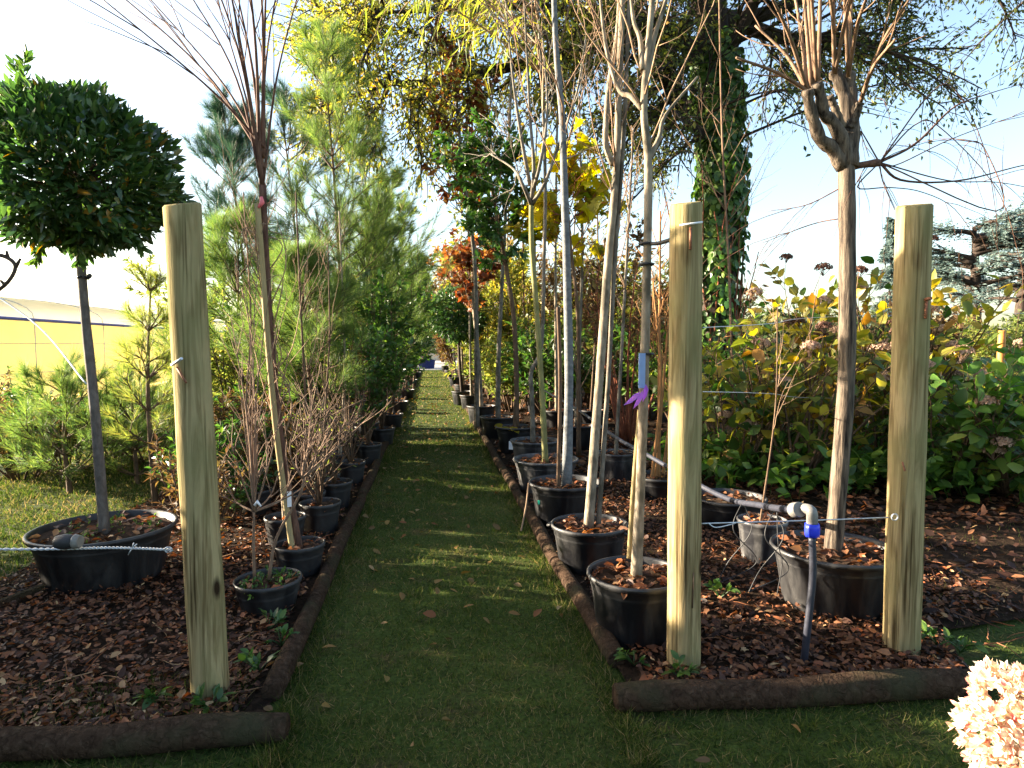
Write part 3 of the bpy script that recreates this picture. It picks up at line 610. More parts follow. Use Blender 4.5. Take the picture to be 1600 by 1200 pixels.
mb = MB(); p = at(398, 790, d - .02); tubes(mb, np.stack([p, p + [.012, 0, .02], p + [.03, 0, -.005]]), [.008, .01, .005], 6); mb.build('tie', M['white'], e)
mb = MB(); n = 34; a = RNG.uniform(0, 6.28, n); q = s + np.stack([np.cos(a), np.sin(a), 0 * a], -1) * (r * .85 * np.sqrt(RNG.random(n)))[:, None]; S = shoots(q, RNG.normal(size=(n, 3)) * .4 + [0, 0, 1], .05, 4, .1); p_, d_ = leafed(S, 5, 0, (.4, 1.1)); leaves(mb, p_, d_, rv(len(p_)), .025, .014, RNG.random(len(p_)), 'diamond'); kind(mb.build('pot_weeds', M['laurel'], e), 'stuff')  # small weeds in the shrub's pot

e, s, r, d = potted(463, 848, 76, 910, 'potted_staked_tree', 'tall staked tree with a high fan of bare purple shoots and a pink tag', 'potted tree', GL, 'pot', 30)
tp = trunk(e, [s + [0, 0, -.04], at(440, 700, d), at(425, 560, d), at(416, 420, d), at(410, 290, d)], .024, .020, 'bark_purple', flare=.1)
mb = MB(); line(mb, [s + [-.03, -.03, -.05], at(428, 640, d - .05), at(402, 318, d - .05)], .017, 8); mb.build('stake', M['stake'], e)
head = at(411, 285, d); mb = MB(); tips = [(200, -40), (150, -10), (90, -90), (265, -60), (300, -120), (345, -90), (372, -160), (395, -190), (420, -150), (452, -120), (330, -30), (240, 10), (480, -60), (408, -100), (360, -60)]
for i, (x, y) in enumerate(tips):
    dd = d + RNG.uniform(-.5, .5); xm = 411 + (x - 411) * .34 + RNG.uniform(-8, 8); ym = 285 + (y - 285) * .5
    a0 = at(409 + RNG.uniform(-6, 6), 300 - RNG.uniform(0, 70), d); pth = smooth_path([a0, at(xm, ym, (d + dd) / 2), at(x, y, dd)], 16)
    tubes(mb, pth, np.linspace(.012 if 330 < x < 440 else .008, .0028, 16), 6)
    q, dr, _ = children(pth[None], 3, .35, .9, (.15, .4)); S = shoots(q, dr, RNG.uniform(.3, .8, 3), 8, .05, .1); tubes(mb, S, taper(3, 8, .0035, .0015), 4)
mb.build('shoots', M['bark_purple'], e)
mb = MB(); p = at(407, 316, d - .06); tubes(mb, np.stack([p + [.005, 0, .03], p + [.01, 0, 0], p + [-.012, 0, -.03]]), [.008, .014, .008], 6); mb.build('tag', M['pink'], e)
mb = MB(); p = at(452, 780, d - .05); box(mb, p - [.012, .001, .045], p + [.012, .001, .045], rot=.4); mb.build('tag', M['white'], e)
mb = MB()
for i in range(26):                       # thin bare water shoots low on the trunk
    y0 = RNG.uniform(420, 720); x0 = 416 + (y0 - 420) * .09; pth = smooth_path([at(x0, y0, d), at(x0 + RNG.uniform(-40, 30), y0 - RNG.uniform(40, 90), d), at(x0 + RNG.uniform(-95, 75), y0 - RNG.uniform(60, 240), d + RNG.uniform(-.2, .2))], 10); tubes(mb, pth, np.linspace(.0045, .0015, 10), 4)
mb.build('side_twigs', M['twig'], e)

def pine(px, py_base, px_t, py_t, d, name, label, mat='pine', grp=None, spread=.7, wh=9, lo=.25, nl=.12, dens=1.0, potr=.14, bark_='bark_brown', pot=True, lean=.0, nw=.0028):
    """a young long-needled pine, branches in whorls with tufts of needles"""
    base = at(px, py_base, d); base[2] = .02; top = at(px_t, py_t, d); H = top[2]
    if pot:
        e, s, r, _ = potted(px, py_base, 0, 0, name, label, 'potted pine', grp, 'pot', 20, d=d, r=potr, h=.2)
    else: e = thing(name, base, label, 'pine tree', grp); s = base
    p = trunk(e, [s + [0, 0, -.05], s * .5 + top * .5 + np.array([RNG.uniform(-.06, .06), RNG.uniform(-.06, .06), 0]), top], .022 + .008 * H / 3, .006, bark_, 30)
    mb = MB(); pts = []; ds = []; Ls = []
    for k in range(wh):
        t = lo + (1 - lo) * (k + RNG.uniform(0, .5)) / wh; i = min(int(t * 30), 28); m = RNG.integers(4, 7); a = RNG.uniform(0, 6.28) + np.arange(m) * 6.283 / m + RNG.normal(size=m) * .2
        ln = spread * 1.2 * (1.1 - t) ** .7 * RNG.uniform(.6, 1.15, m); pts.append(np.repeat(p[i][None], m, 0)); ds.append(np.stack([np.cos(a), np.sin(a), .25 + .7 * t + 0 * a], -1)); Ls.append(ln)
    B1 = shoots(np.concatenate(pts), np.concatenate(ds), np.concatenate(Ls), 9, .05, -.35); n1 = len(B1); tubes(mb, B1, taper(n1, 9, .008, .003), 5)
    q, dr, u = children(B1, 6, .25, .95, (.4, .9)); B2 = shoots(q, dr, np.repeat(np.concatenate(Ls), 6) * RNG.uniform(.25, .5, len(q)), 6, .06, -.4); tubes(mb, B2, taper(len(q), 6, .004, .002), 4)
    mb.build('branches', M[bark_], e)
    mb = MB()
    for tw, m in ((B1, int(130 * dens)), (B2, int(80 * dens)), (sub(p, .8, 1), 160)):
        q, dr, u = children(tw, m, .35, 1.0, (.25, .75)); n = len(q); L = RNG.uniform(.7, 1.15, n) * nl
        leaves(mb, q, dr, rv(n), L, np.full(n, nw), np.clip(RNG.normal(.5, .3, n), 0, 1), 'blade', 0, .18)
    mb.build('needles', M[mat], e); return e
GP = 'young pines growing behind the left row'
seed(23)
pine(536, 680, 505, 75, 8.8, 'potted_pine', 'tallest bright green long-needled pine leaning over the path from the left row', 'pine', GP, 1.25, 10, .28, .2, 1.0, potr=.18, nw=.0030)
pine(478, 670, 440, 165, 9.4, 'potted_pine', 'dark bushy pine directly behind the fan of purple shoots', 'pineblue', GP, 1.5, 9, .32, .2, 1.1, potr=.18, nw=.0034)
pine(392, 680, 352, 190, 8.0, 'potted_pine', 'blue-green pine whose branches stand against the white sky beside the tall post', 'pineblue', GP, 1.25, 9, .42, .19, 1.4, potr=.18, nw=.0030)
pine(575, 650, 568, 200, 10.4, 'potted_pine', 'mid green pine between the tallest pine and the laurels', 'pine', GP, 1.35, 9, .28, .2, 1.0, nw=.0036)
pine(500, 690, 470, 400, 6.2, 'potted_pine', 'short pale pine with drooping tufts below the taller pines', 'pine', GP, .75, 8, .3, .17, 1.3)
pine(385, 690, 372, 350, 7.4, 'potted_pine', 'mid-sized light green pine right beside the staked tree', 'pine', GP, 1.0, 9, .25, .18, 1.3, potr=.16)
pine(575, 665, 590, 330, 9.4, 'potted_pine', 'soft light green pine leaning towards the path before the laurels', 'pine', GP, 1.1, 8, .25, .2, 1.0, potr=.16, nw=.0033)
pine(612, 630, 608, 290, 13.5, 'potted_pine', 'slim far pine rising over the laurels', 'pine', GP, 1.2, 9, .25, .22, 1.0, nw=.006)
pine(242, 760, 236, 430, 5.3, 'pine_sapling', 'thin sparse pine sapling just left of the tall post', 'feather', GP, .45, 6, .25, .12, .35, pot=False)
pine(110, 770, 105, 600, 5.8, 'pine_sapling', 'low spreading pine seedling with upturned tufts behind the ball tree', 'pine', GP, .75, 5, .1, .13, 1.0, pot=False)
pine(215, 760, 205, 610, 6.2, 'pine_sapling', 'low bushy green pine seedling between the ball tree and the tall post', 'pine', GP, .7, 5, .1, .13, 1.0, pot=False)

def shrub(base, rx, H, label, mat, n=3000, L=(.06, .1), W=.45, shape='diamond', name='shrub', cat='shrub', grp=None, stems=14, smat='bark_brown', lo=.05, rs=(.5, .28), up=.4, droop=0, m2=7, twist=.5, w=None):
    """stems fanning from the ground, side twigs, leaves along them"""
    base = np.asarray(base, float); e = thing(name, base, label, cat, grp); mb = MB()
    a = RNG.uniform(0, 6.28, stems); sp = np.sqrt(RNG.random(stems)) * rx / H
    S = shoots(np.repeat(base[None], stems, 0) + np.stack([np.cos(a), np.sin(a), 0 * a], -1) * rx * .15, np.stack([np.cos(a) * sp, np.sin(a) * sp, np.ones(stems)], -1), H * RNG.uniform(.7, 1.05, stems), 10, .06, droop)
    tubes(mb, S, taper(stems, 10, .006 + .006 * H, .003), 5)
    q, dr, u = children(S, m2, lo + .1, 1, (.4, 1.0)); T2 = shoots(q, dr, rx * RNG.uniform(.3, .75, len(q)) * (1.15 - .5 * u), 7, .09, -up + droop); tubes(mb, T2, taper(len(q), 7, .004, .0018), 4)
    mb.build('stems', M[smat], e)
    mb = MB(); m = max(1, n // (len(T2) + len(S))); rr = rs
    for tw in (T2, S):
        p, d = leafed(tw, m, .15 if tw is T2 else max(lo, .3), (.5, 1.2), droop * .5); k = len(p); Ls = RNG.uniform(*L, k); N = np.array([0, 0, 1.]) + RNG.normal(size=(k, 3)) * twist
        leaves(mb, p, d, N, Ls, Ls * W if w is None else np.full(k, w), np.clip(RNG.normal(*rr, k), 0, 1), shape, .2, .25)
    mb.build('foliage', M[mat], e); return e, S, T2

# ------------------------------------------------------------------ rest of the left row
seed(24)
def gp(px, d, z=.02): p = at(px, 600, d); p[2] = z; return p
def potshrub(px, pyr, d, r, H, rx, label, mat, n, L, W, shape='diamond', smat='bark_brown', **kw):
    e, s, _, _ = potted(px, pyr, 0, 0, 'potted_shrub', label, 'potted shrub', GL, 'pot', 16, d=d, r=r, h=.22)
    mb = MB(); st = 12; a = RNG.uniform(0, 6.28, st); sp = np.sqrt(RNG.random(st)) * rx / H
    S = shoots(np.repeat(s[None], st, 0), np.stack([np.cos(a) * sp, np.sin(a) * sp, np.ones(st)], -1), H * RNG.uniform(.7, 1.05, st), 9, .06, 0); tubes(mb, S, taper(st, 9, .009, .003), 5)
    q, dr, u = children(S, 7, .2, 1, (.4, 1.0)); T2 = shoots(q, dr, rx * RNG.uniform(.35, .8, len(q)), 6, .09, -.3); tubes(mb, T2, taper(len(q), 6, .004, .002), 4); mb.build('stems', M[smat], e)
    if n:
        m = max(1, n // (len(T2) + st)); mb = MB()
        for tw in (T2, S):
            p, dv = leafed(tw, m, .15, (.5, 1.2)); k = len(p); Ls = RNG.uniform(*L, k)
            leaves(mb, p, dv, np.array([0, 0, 1.]) + RNG.normal(size=(k, 3)) * .5, Ls, Ls * W, np.clip(RNG.normal(.5, .28, k), 0, 1), shape, .2, .25)
        mb.build('foliage', M[mat], e)
potshrub(497, 808, 4.5, .14, .8, .30, 'small black pot of yellowing wispy twigs behind the staked tree', 'feather', 150, (.03, .05), .25)
potshrub(520, 772, 5.2, .14, .8, .35, 'small black pot with thin straw-coloured twigs beside the timber log', 'feather', 170, (.03, .06), .3)
potshrub(546, 735, 6.1, .14, 1.0, .35, 'dark bluish pot with a few straw-coloured leaves beside the timber log', 'feather', 170, (.03, .06), .3)
potshrub(574, 705, 7.2, .15, 1.35, .4, 'broad-leaved bush in the pot before the laurels', 'laurel', 1300, (.06, .1), .4, 'lance')
potshrub(596, 680, 8.6, .17, 2.0, .55, 'nearest of the glossy laurels leaning over the path', 'laurel', 2400, (.07, .11), .38, 'lance')
potshrub(610, 655, 10.4, .2, 2.3, .65, 'second glossy laurel along the path', 'laurel', 2400, (.08, .12), .38)
potshrub(622, 632, 12.8, .2, 2.5, .75, 'third glossy laurel along the path', 'laurel', 2200, (.09, .14), .4)
potshrub(634, 612, 16.2, .22, 2.7, .85, 'fourth laurel, small with distance', 'laurel', 1800, (.11, .17), .42)
potshrub(642, 598, 21, .22, 2.9, .9, 'fifth laurel, near the far end of the path', 'laurel', 1500, (.14, .22), .45)
potshrub(650, 590, 27, .24, 3.0, 1.0, 'last laurel at the far end of the path', 'laurel', 1200, (.18, .28), .45)
for px, pyr, d_, tops, r0_, bk_, lab in ((441, 832, 4.2, (432, 640, 418, 470, 404, 250), .015, 'bark_pale', 'slim lit stem close beside the pink-tagged tree'), (478, 790, 4.9, (478, 640, 470, 480, 462, 300), .013, 'bark_brown', 'thin brown stem rising between the staked tree and the twiggy pots'),
        (528, 738, 6.7, (536, 650, 538, 540, 530, 330), .020, 'bark_pale', 'pale sunlit stem standing by the bluish pot'), (395, 780, 5.0, (385, 640, 392, 500, 380, 300), .011, 'twigtan', 'wispy tan stem between the tall post and the staked tree'), (505, 770, 5.6, (508, 650, 515, 520, 512, 380), .012, 'bark_brown', 'thin dark stem just behind the pots of straw-coloured twigs')):
    e, s, r, d = potted(px, pyr, 0, 0, 'potted_sapling', lab, 'potted tree', GL, 'pot', 16, d=d_, r=.13, h=.2)
    tp = trunk(e, [s + [0, 0, -.04]] + [at(tops[i], tops[i + 1], d_) for i in (0, 2, 4)], r0_, r0_ * .4, bk_); bare_head(e, tp, 'twigtan', .3, 9, (.3, .8), 4, (.1, .3), .0035, (.25, .6))
# leafy undergrowth behind the left row
for i, (px, dd, rx, H, mat, lab, n, L) in enumerate((
    (360, 7.6, .7, 1.9, 'feather', 'pale yellow-green feathery bush just right of the tall post', 3600, (.06, .12)),
    (445, 8.2, .8, 1.7, 'feather', 'yellow-green feathery bush between the pine trunks', 3600, (.06, .12)),
    (520, 9.6, .8, 1.6, 'brush', 'rusty brown bush behind the short pale pine', 2600, (.06, .11)),
    (320, 9.0, .9, 2.5, 'feather', 'tallest pale feathery bush, rising just behind the tall post', 4600, (.07, .13)),
    (395, 10.5, 1.0, 2.7, 'laurel', 'tall leafy green bush behind the blue-green pine', 4600, (.07, .12)),
    (480, 8.6, .8, 2.2, 'feather', 'tall feathery bush behind the dark bushy pine', 4200, (.07, .13)),
    (304, 4.0, .34, .78, 'brush', 'small rusty fern-like tuft hidden close behind the tall post', 1100, (.04, .07)),  # tuft added mostly out of sight to block a sun band on the path
    (352, 4.75, .36, .62, 'laurel', 'low leafy green clump right behind the tall post', 1500, (.04, .075)),
    (385, 6.4, .5, .85, 'brush', 'rusty low bush two steps behind the little shrub pot', 1900, (.05, .09)),
    (425, 7.2, .5, .9, 'laurel', 'low dark green bush under the pale feathery ones', 1900, (.05, .09)),
    (465, 8.0, .5, .9, 'feather', 'low straw-green bush in front of the dark bushy pine', 1900, (.05, .09)),
    (500, 8.0, .45, .8, 'laurel', 'low dark green bush behind the pots of thin twigs', 1700, (.05, .09)),
    (345, 5.2, .5, .75, 'laurel', 'low green bush at the foot of the tall post', 1700, (.05, .09)),
    (430, 5.6, .5, .7, 'brush', 'low rusty fern-like bush behind the staked tree', 1500, (.05, .09)),
    (30, 6.4, .75, .85, 'brush', 'low rusty heather bush at the edge of the sunlit grass', 2600, (.04, .08)),
    (95, 7.0, .8, .75, 'laurel', 'dark green low bush behind the ball tree trunk', 2600, (.05, .09)),
    (230, 7.2, .8, .7, 'feather', 'dry straw-coloured bush behind the pine seedlings', 2400, (.05, .09)),
    (170, 7.6, .7, .6, 'laurel', 'low dark bush under the yellow side of the polytunnel', 2200, (.05, .09)),
    (-40, 7.0, .7, .9, 'laurel', 'dark low bush at the frame edge by the polytunnel', 2000, (.05, .09)))):
    shrub(gp(px, dd), rx, H, lab, mat, n, L, .28 if mat == 'feather' else .4, 'diamond', 'bush', 'bush', 'undergrowth bushes by the pines')

# ------------------------------------------------------------------ right row of slender trees
seed(31)
e, s, r, d = potted(997, 893, 152, 1022, 'potted_tree', 'tall pale-trunked tree with a blue label and purple ribbon in the nearest black pot', 'potted tree', GR, 'pot', 130)
tp = trunk(e, [s + [0, 0, -.04], at(1003, 700, d), at(1010, 450, d), at(1013, 260, d), at(1006, 170, d), at(1014, 60, d), at(1030, -120, d)], .025, .012, 'bark_pale')
mb = MB(); line(mb, [at(983, 872, d + .03), at(990, 760, d + .03), at(1000, 640, d + .03)], .012, 7); mb.build('stake', M['stake'], e)
mb = MB()
for ctl in ([(1005, 172), (985, 150), (968, 142), (950, 90), (940, 20), (930, -100)], [(1004, 110), (1000, 60), (988, 20), (980, -120)], [(1010, 130), (1022, 60), (1045, -20), (1060, -150)], [(1013, 250), (1030, 215), (1040, 180), (1090, 120)]):
    tubes(mb, smooth_path([at(x, y, d + .03 * i) for i, (x, y) in enumerate(ctl)], 16), np.linspace(.014, .005, 16), 7)
mb.build('limbs', M['bark_pale'], e)
bare_head(e, tp, 'twig', .5, 9, (.5, 1.1), 4, (.15, .4), .005)
mb = MB(); p = at(1003, 580, d - .05); box(mb, p - [.016, .002, .075], p + [.016, .002, .08], rot=.2); mb.build('tag', M['palebl'], e)
mb = MB(); q = np.array([at(1009, 600, d - .06), at(1004, 610, d - .06), at(1000, 612, d - .06)]); dr = np.array([[.02, 0, -1], [-.35, -.1, -1], [-.6, -.1, -.6]]); leaves(mb, q, dr, np.array([[.3, -1, 0]] * 3), np.array([.08, .09, .09]), .026, np.array([.2, .6, .9]), 'lance', .3, .3); mb.build('ribbon', M['purple'], e)
for yy in (381, 413, 553):
    mb = MB(); p = at(1010, yy, d); a = np.linspace(0, 6.283, 16); tubes(mb, p + np.stack([np.cos(a) * .03, np.sin(a) * .03, 0 * a], -1), np.full(16, .006), 6)
    if yy == 381: tubes(mb, smooth_path([at(1018, 381, d - .03), at(1030, 380, d - .1), at(1050, 374, d - .2)], 8), np.full(8, .009), 6)
    mb.build('tie', M['black'], e)

e, s, r, d = potted(923, 817, 120, 905, 'potted_tree', 'pair of slender pale trunks growing from a black pot with loop handles', 'potted tree', GR, 'pot', 110, True)
tp = trunk(e, [s + [-.01, 0, -.04], at(936, 600, d), at(951, 400, d), at(962, 280, d), at(968, 120, d), at(975, -60, d)], .029, .017, 'bark_pale')
tq = trunk(e, [s + [.05, 0, -.04], at(950, 600, d + .03), at(961, 400, d + .02), at(974, 220, d + .02), at(980, 80, d), at(988, -150, d)], .015, .012, 'bark_grey')
mb = MB(); tubes(mb, smooth_path([at(958, 258, d), at(950, 240, d - .02), at(946, 210, d - .03), at(952, 130, d), at(966, 40, d + .05), at(972, -120, d)], 18), np.linspace(.02, .013, 18), 8); mb.build('limb', M['bark_pale'], e)
bare_head(e, tp, 'twigtan', .5, 9, (.5, 1.2), 5, (.15, .45), .0055, n3=1); bare_head(e, tq, 'twigtan', .3, 7, (.3, .8), 3, (.1, .3), .004)

e, s, r, d = potted(884, 752, 112, 832, 'potted_tree', 'straight blue-grey trunk in the black pot with a small green mark', 'potted tree', GR, 'pot', 90)
tp = trunk(e, [s + [.01, 0, -.04], at(889, 600, d), at(886, 430, d), at(882, 300, d), at(878, 180, d), at(868, 60, d), at(862, -150, d)], .037, .018, 'bark_blue')
mb = MB(); line(mb, [s + [-.06, -.02, -.03], at(875, 600, d - .05), at(872, 480, d - .05)], .015, 7); mb.build('stake', M['bark_brown'], e)
bare_head(e, tp, 'twigtan', .5, 10, (.6, 1.4), 5, (.2, .5), .006, n3=1)
mb = MB(); p = at(842, 785, d - r * .93); box(mb, p - [.008, .004, .014], p + [.008, .002, .014], rot=-.6); mb.build('mark', plain('green_mark', (.02, .35, .22), .4, .1), e)
mb = MB(); line(mb, [at(826, 755, d - .3), at(822, 790, d - .34), at(814, 830, d - .4)], .006, 5); mb.build('cane', M['twig'], e)

e, s, r, d = potted(853, 716, 100, 776, 'potted_tree', 'olive-green forked trunk in a dusty grey pot', 'potted tree', GR, 'potdust', 90)
tp = trunk(e, [s + [0, 0, -.04], at(846, 600, d), at(838, 480, d), at(831, 390, d), at(830, 318, d)], .028, .022, 'bark_olive')
mb = MB(); Q = []
for ctl in ([(830, 320), (815, 285), (800, 262), (765, 240)], [(830, 318), (834, 260), (828, 180), (822, 60), (815, -80)], [(831, 320), (852, 285), (868, 240), (900, 150), (915, 60)], [(832, 300), (845, 250), (855, 170), (848, 60)], [(828, 290), (812, 200), (800, 110), (790, 0)]):
    pth = smooth_path([at(x, y, d + RNG.uniform(-.2, .2) * (i > 0)) for i, (x, y) in enumerate(ctl)], 14); Q.append(pth); tubes(mb, pth, np.linspace(.02, .006, 14), 7)
Q = np.stack(Q); q, dr, u = children(Q, 6, .3, 1, (.4, .9)); S2 = shoots(q, dr, RNG.uniform(.3, .9, len(q)), 8, .1, -.3); tubes(mb, S2, taper(len(q), 8, .006, .002), 4); q, dr, u = children(S2, 4, .3, 1, (.4, .9)); S3 = shoots(q, dr, RNG.uniform(.1, .35, len(q)), 5, .1); tubes(mb, S3, taper(len(q), 5, .003, .0014), 3)
mb.build('branches', M['bark_grey'], e)

e, s, r, d = potted(836, 697, 0, 0, 'potted_tree', 'pale kinked trunk carrying long hanging lime-yellow leaves', 'potted tree', GR, 'potdust', 50, d=6.9, r=.26, h=.31)
tp = trunk(e, [s + [-.02, 0, -.04], at(831, 620, d), at(830, 580, d), at(846, 540, d), at(850, 400, d), at(852, 290, d), at(848, 150, d), at(842, 40, d), at(830, -150, d)], .027, .013, 'bark_grey')
mb = MB(); n1 = 16; q, dr, u = children(sub(tp, .72, .98), n1, 0, 1, (.5, .9)); dr = unit(dr + np.array([-.75, -.1, .25])); B1 = shoots(q, dr, RNG.uniform(.9, 2.0, n1), 12, .07, .45); tubes(mb, B1, taper(n1, 12, .012, .004), 5)
q, dr, u = children(B1, 8, .3, 1, (.4, .9), .3); B2 = shoots(q, dr, RNG.uniform(.3, .8, len(q)), 8, .08, 1.4); tubes(mb, B2, taper(len(q), 8, .004, .0015), 4); mb.build('branches', M['twig'], e)
foliage(e, B2, 6, (.13, .24), .10, 'lime', 'lance', .9, (.4, 1.0), .2, (.5, .28), curl=.15, flat=.1)

e, s, r, d = potted(806, 668, 0, 0, 'potted_tree', 'dense dark green standard tree with fallen yellow leaves lying in its pot', 'potted tree', GR, 'pot', 30, d=8.0, r=.25, h=.32)
tp = trunk(e, [s + [0, 0, -.04], at(807, 600, d), at(803, 500, d), at(793, 430, d), at(775, 330, d), at(758, 230, d)], .036, .02, 'bark_brown')
mb = MB(); n1 = 46; q, dr, u = children(sub(tp, .6, 1.0), n1, 0, 1, (.6, 1.3)); B1 = shoots(q, dr, RNG.uniform(.3, .62, n1), 8, .08, -.3); tubes(mb, B1, taper(n1, 8, .01, .004), 5); q, dr, u = children(B1, 5, .3, 1, (.4, .9)); B2 = shoots(q, dr, RNG.uniform(.1, .28, len(q)), 5, .1, -.2); tubes(mb, B2, taper(len(q), 5, .004, .002), 4); mb.build('branches', M['bark_brown'], e)
foliage(e, B2, 14, (.07, .12), .42, 'laurel', 'lance', .15, (.5, 1.2), .1, (.42, .28), name='crown')
mb = MB(); n = 14; a = RNG.uniform(2.5, 4.8, n); q = s + np.stack([np.cos(a) * r * .7, np.sin(a) * r * .8, .03 + 0 * a], -1); leaves(mb, q, rv(n) * [1, 1, .2], rv(n) * .3 + [0, -.3, 1], .1, .07, RNG.uniform(.5, 1, n), 'oval'); mb.build('fallen_leaves', M['maple'], e)
mb = MB(); p = at(800, 696, d - r - .01); box(mb, p - [.04, .003, .05], p + [.03, .003, .05], rot=-.5); mb.build('tag', M['white'], e)

def row_tree(px, pyr, d, r, ctl, r0, bk, label, crown=None, **kw):
    e, s, r, d = potted(px, pyr, 0, 0, 'potted_tree', label, 'potted tree', GR, kw.get('pmat', 'pot'), 24, d=d, r=r, h=.3)
    tp = trunk(e, [s + [0, 0, -.04]] + [at(x, y, d) for x, y in ctl], r0 * .78, r0 * .36, bk)
    B1, B2 = bare_head(e, tp, kw.get('tw', 'twig'), kw.get('lo', .5), kw.get('n1', 12), kw.get('L1', (.5, 1.1)), 5, (.2, .5), .008)
    if crown: foliage(e, B2, kw.get('m', 8), kw.get('L', (.09, .15)), kw.get('W', .5), crown, kw.get('shape', 'diamond'), .3, name='crown', rs=kw.get('rs', (.5, .28)))
    return e
row_tree(778, 648, 9.3, .26, [(779, 560), (783, 470), (790, 330), (800, 100)], .05, 'bark_grey', 'thick grey-trunked bare tree behind the yellow-leaved pot', None)
row_tree(752, 632, 11, .25, [(748, 560), (740, 480), (738, 420)], .05, 'bark_pale', 'red-leaved tree with a pale forked trunk', 'red', lo=.55, n1=20, L1=(.4, 1.0), L=(.09, .15), shape='maple', W=.9, m=6)
row_tree(737, 617, 13.4, .25, [(735, 560), (733, 420), (728, 260)], .04, 'bark_grey', 'grey pole-like trunk with golden leaves above the red tree', 'oakgold', lo=.5, n1=18, L1=(.6, 1.4), m=7)
row_tree(724, 604, 17, .25, [(722, 560), (718, 470), (716, 380)], .05, 'bark_pale', 'pale bare-stemmed tree with sparse yellow-green leaves', 'oakgold', lo=.4, n1=18, L1=(.6, 1.5), m=9)
row_tree(713, 596, 21, .25, [(710, 560), (707, 480), (704, 420)], .055, 'bark_pale', 'sunlit pale trunk with scattered orange leaves, two before the end of its row', 'red', lo=.4, n1=18, L1=(.6, 1.6), m=8, L=(.14, .22))
row_tree(704, 588, 27, .25, [(702, 560), (700, 500), (698, 440)], .06, 'bark_pale', 'small far tree with pink-brown leaves against the white sky', 'brush', lo=.4, n1=14, L1=(.5, 1.3), m=6, L=(.2, .3))
row_tree(697, 582, 33, .25, [(696, 560), (694, 520), (692, 470)], .06, 'bark_pale', 'farthest pale-stemmed tree at the end of the row', 'oakgold', lo=.3, n1=12, L1=(.5, 1.3), m=6, L=(.2, .3))
# dark clipped ball standard
e, s, r, d = potted(722, 606, 0, 0, 'potted_ball_tree', 'small dark clipped ball on a bare stem among the red leaves', 'potted tree', GR, 'pot', 10, d=14.5, r=.24, h=.3)
trunk(e, [s, at(718, 560, d), at(716, 490, d)], .04, .03, 'bark_dark'); c0 = at(716, 490, d); n = 2600; q = rv(n); mb = MB(); C = c0 + q * (.62 * (.5 + .5 * RNG.random(n) ** .4))[:, None]; leaves(mb, C, unit(q + RNG.normal(size=(n, 3)) * .6), q, .13, .06, np.clip(RNG.normal(.3, .25, n), 0, 1), 'diamond'); mb.build('crown', M['ballleaf'], e)

# ------------------------------------------------------------------ second row on the right
seed(32)
GS = 'pots standing behind the right front row'
e, s, r, d = potted(1312, 854, 186, 978, 'potted_pollard', 'pollarded tree with furrowed bark and knobbly arms in the biggest black pot', 'potted tree', GS, 'pot', 160)
tp = trunk(e, [s + [-.01, 0, -.04], at(1310, 760, d), at(1322, 600, d), at(1324, 430, d), at(1323, 300, d), at(1322, 245, d)], .043, .039, 'bark_tan', n=60, k=16, wob=.04, flare=.15)
mb = MB(); arms = []
for ctl, a, b in (([(1318, 262), (1300, 232), (1282, 218), (1272, 190), (1264, 160), (1262, 140)], .036, .022), ([(1322, 262), (1318, 225), (1300, 190), (1288, 178), (1282, 150), (1276, 130)], .036, .022),
                  ([(1324, 262), (1326, 210), (1322, 160), (1312, 130), (1304, 112)], .04, .026), ([(1328, 262), (1332, 200), (1330, 150), (1326, 115)], .04, .026), ([(1316, 200), (1305, 170), (1296, 150)], .02, .016), ([(1328, 200), (1338, 180), (1344, 160)], .022, .016)):
    pth = smooth_path([at(x, y, d + .02 * i * (1 if a > .037 else -1)) for i, (x, y) in enumerate(ctl)], 16); arms.append(pth); rad = np.linspace(a, b, 16) * (1 + .10 * np.sin(np.arange(16) * 1.9)); rad[-2:] *= 1.18; tubes(mb, pth, rad, 10)
mb.build('arms', M['bark_tan'], e)
mb = MB(); tips = [(1262, 142, 1198, -20), (1262, 142, 1180, 40), (1262, 142, 1230, -60), (1268, 138, 1240, -120), (1276, 130, 1262, -80), (1278, 130, 1275, -160), (1304, 112, 1285, -60), (1304, 112, 1300, -160), (1304, 115, 1345, -60), (1326, 115, 1328, -170), (1326, 115, 1350, -90), (1326, 115, 1372, -40), (1344, 160, 1420, 0), (1344, 160, 1400, 60), (1326, 120, 1310, -120), (1262, 142, 1150, 90), (1272, 132, 1255, -150)]
for x0, y0, x1, y1 in tips:
    dd = d + RNG.uniform(-.4, .4); pth = smooth_path([at(x0, y0, d), at(x0 + (x1 - x0) * .4 + RNG.uniform(-6, 6), y0 + (y1 - y0) * .55, (d + dd) / 2), at(x1, y1, dd)], 12); tubes(mb, pth, np.linspace(.011, .005, 12), 6)
    q, dr, _ = children(pth[None], 3, .2, .9, (.3, .7)); tubes(mb, shoots(q, dr, RNG.uniform(.15, .5, 3), 6, .06, -.2), taper(3, 6, .004, .0018), 4)
mb.build('shoots', M['twigtan'], e)
mb = MB(); k0 = at(1374, 254, d); tubes(mb, smooth_path([at(1326, 262, d), at(1345, 258, d), k0], 8), [.022, .018, .017, .016, .016, .017, .02, .018], 8)
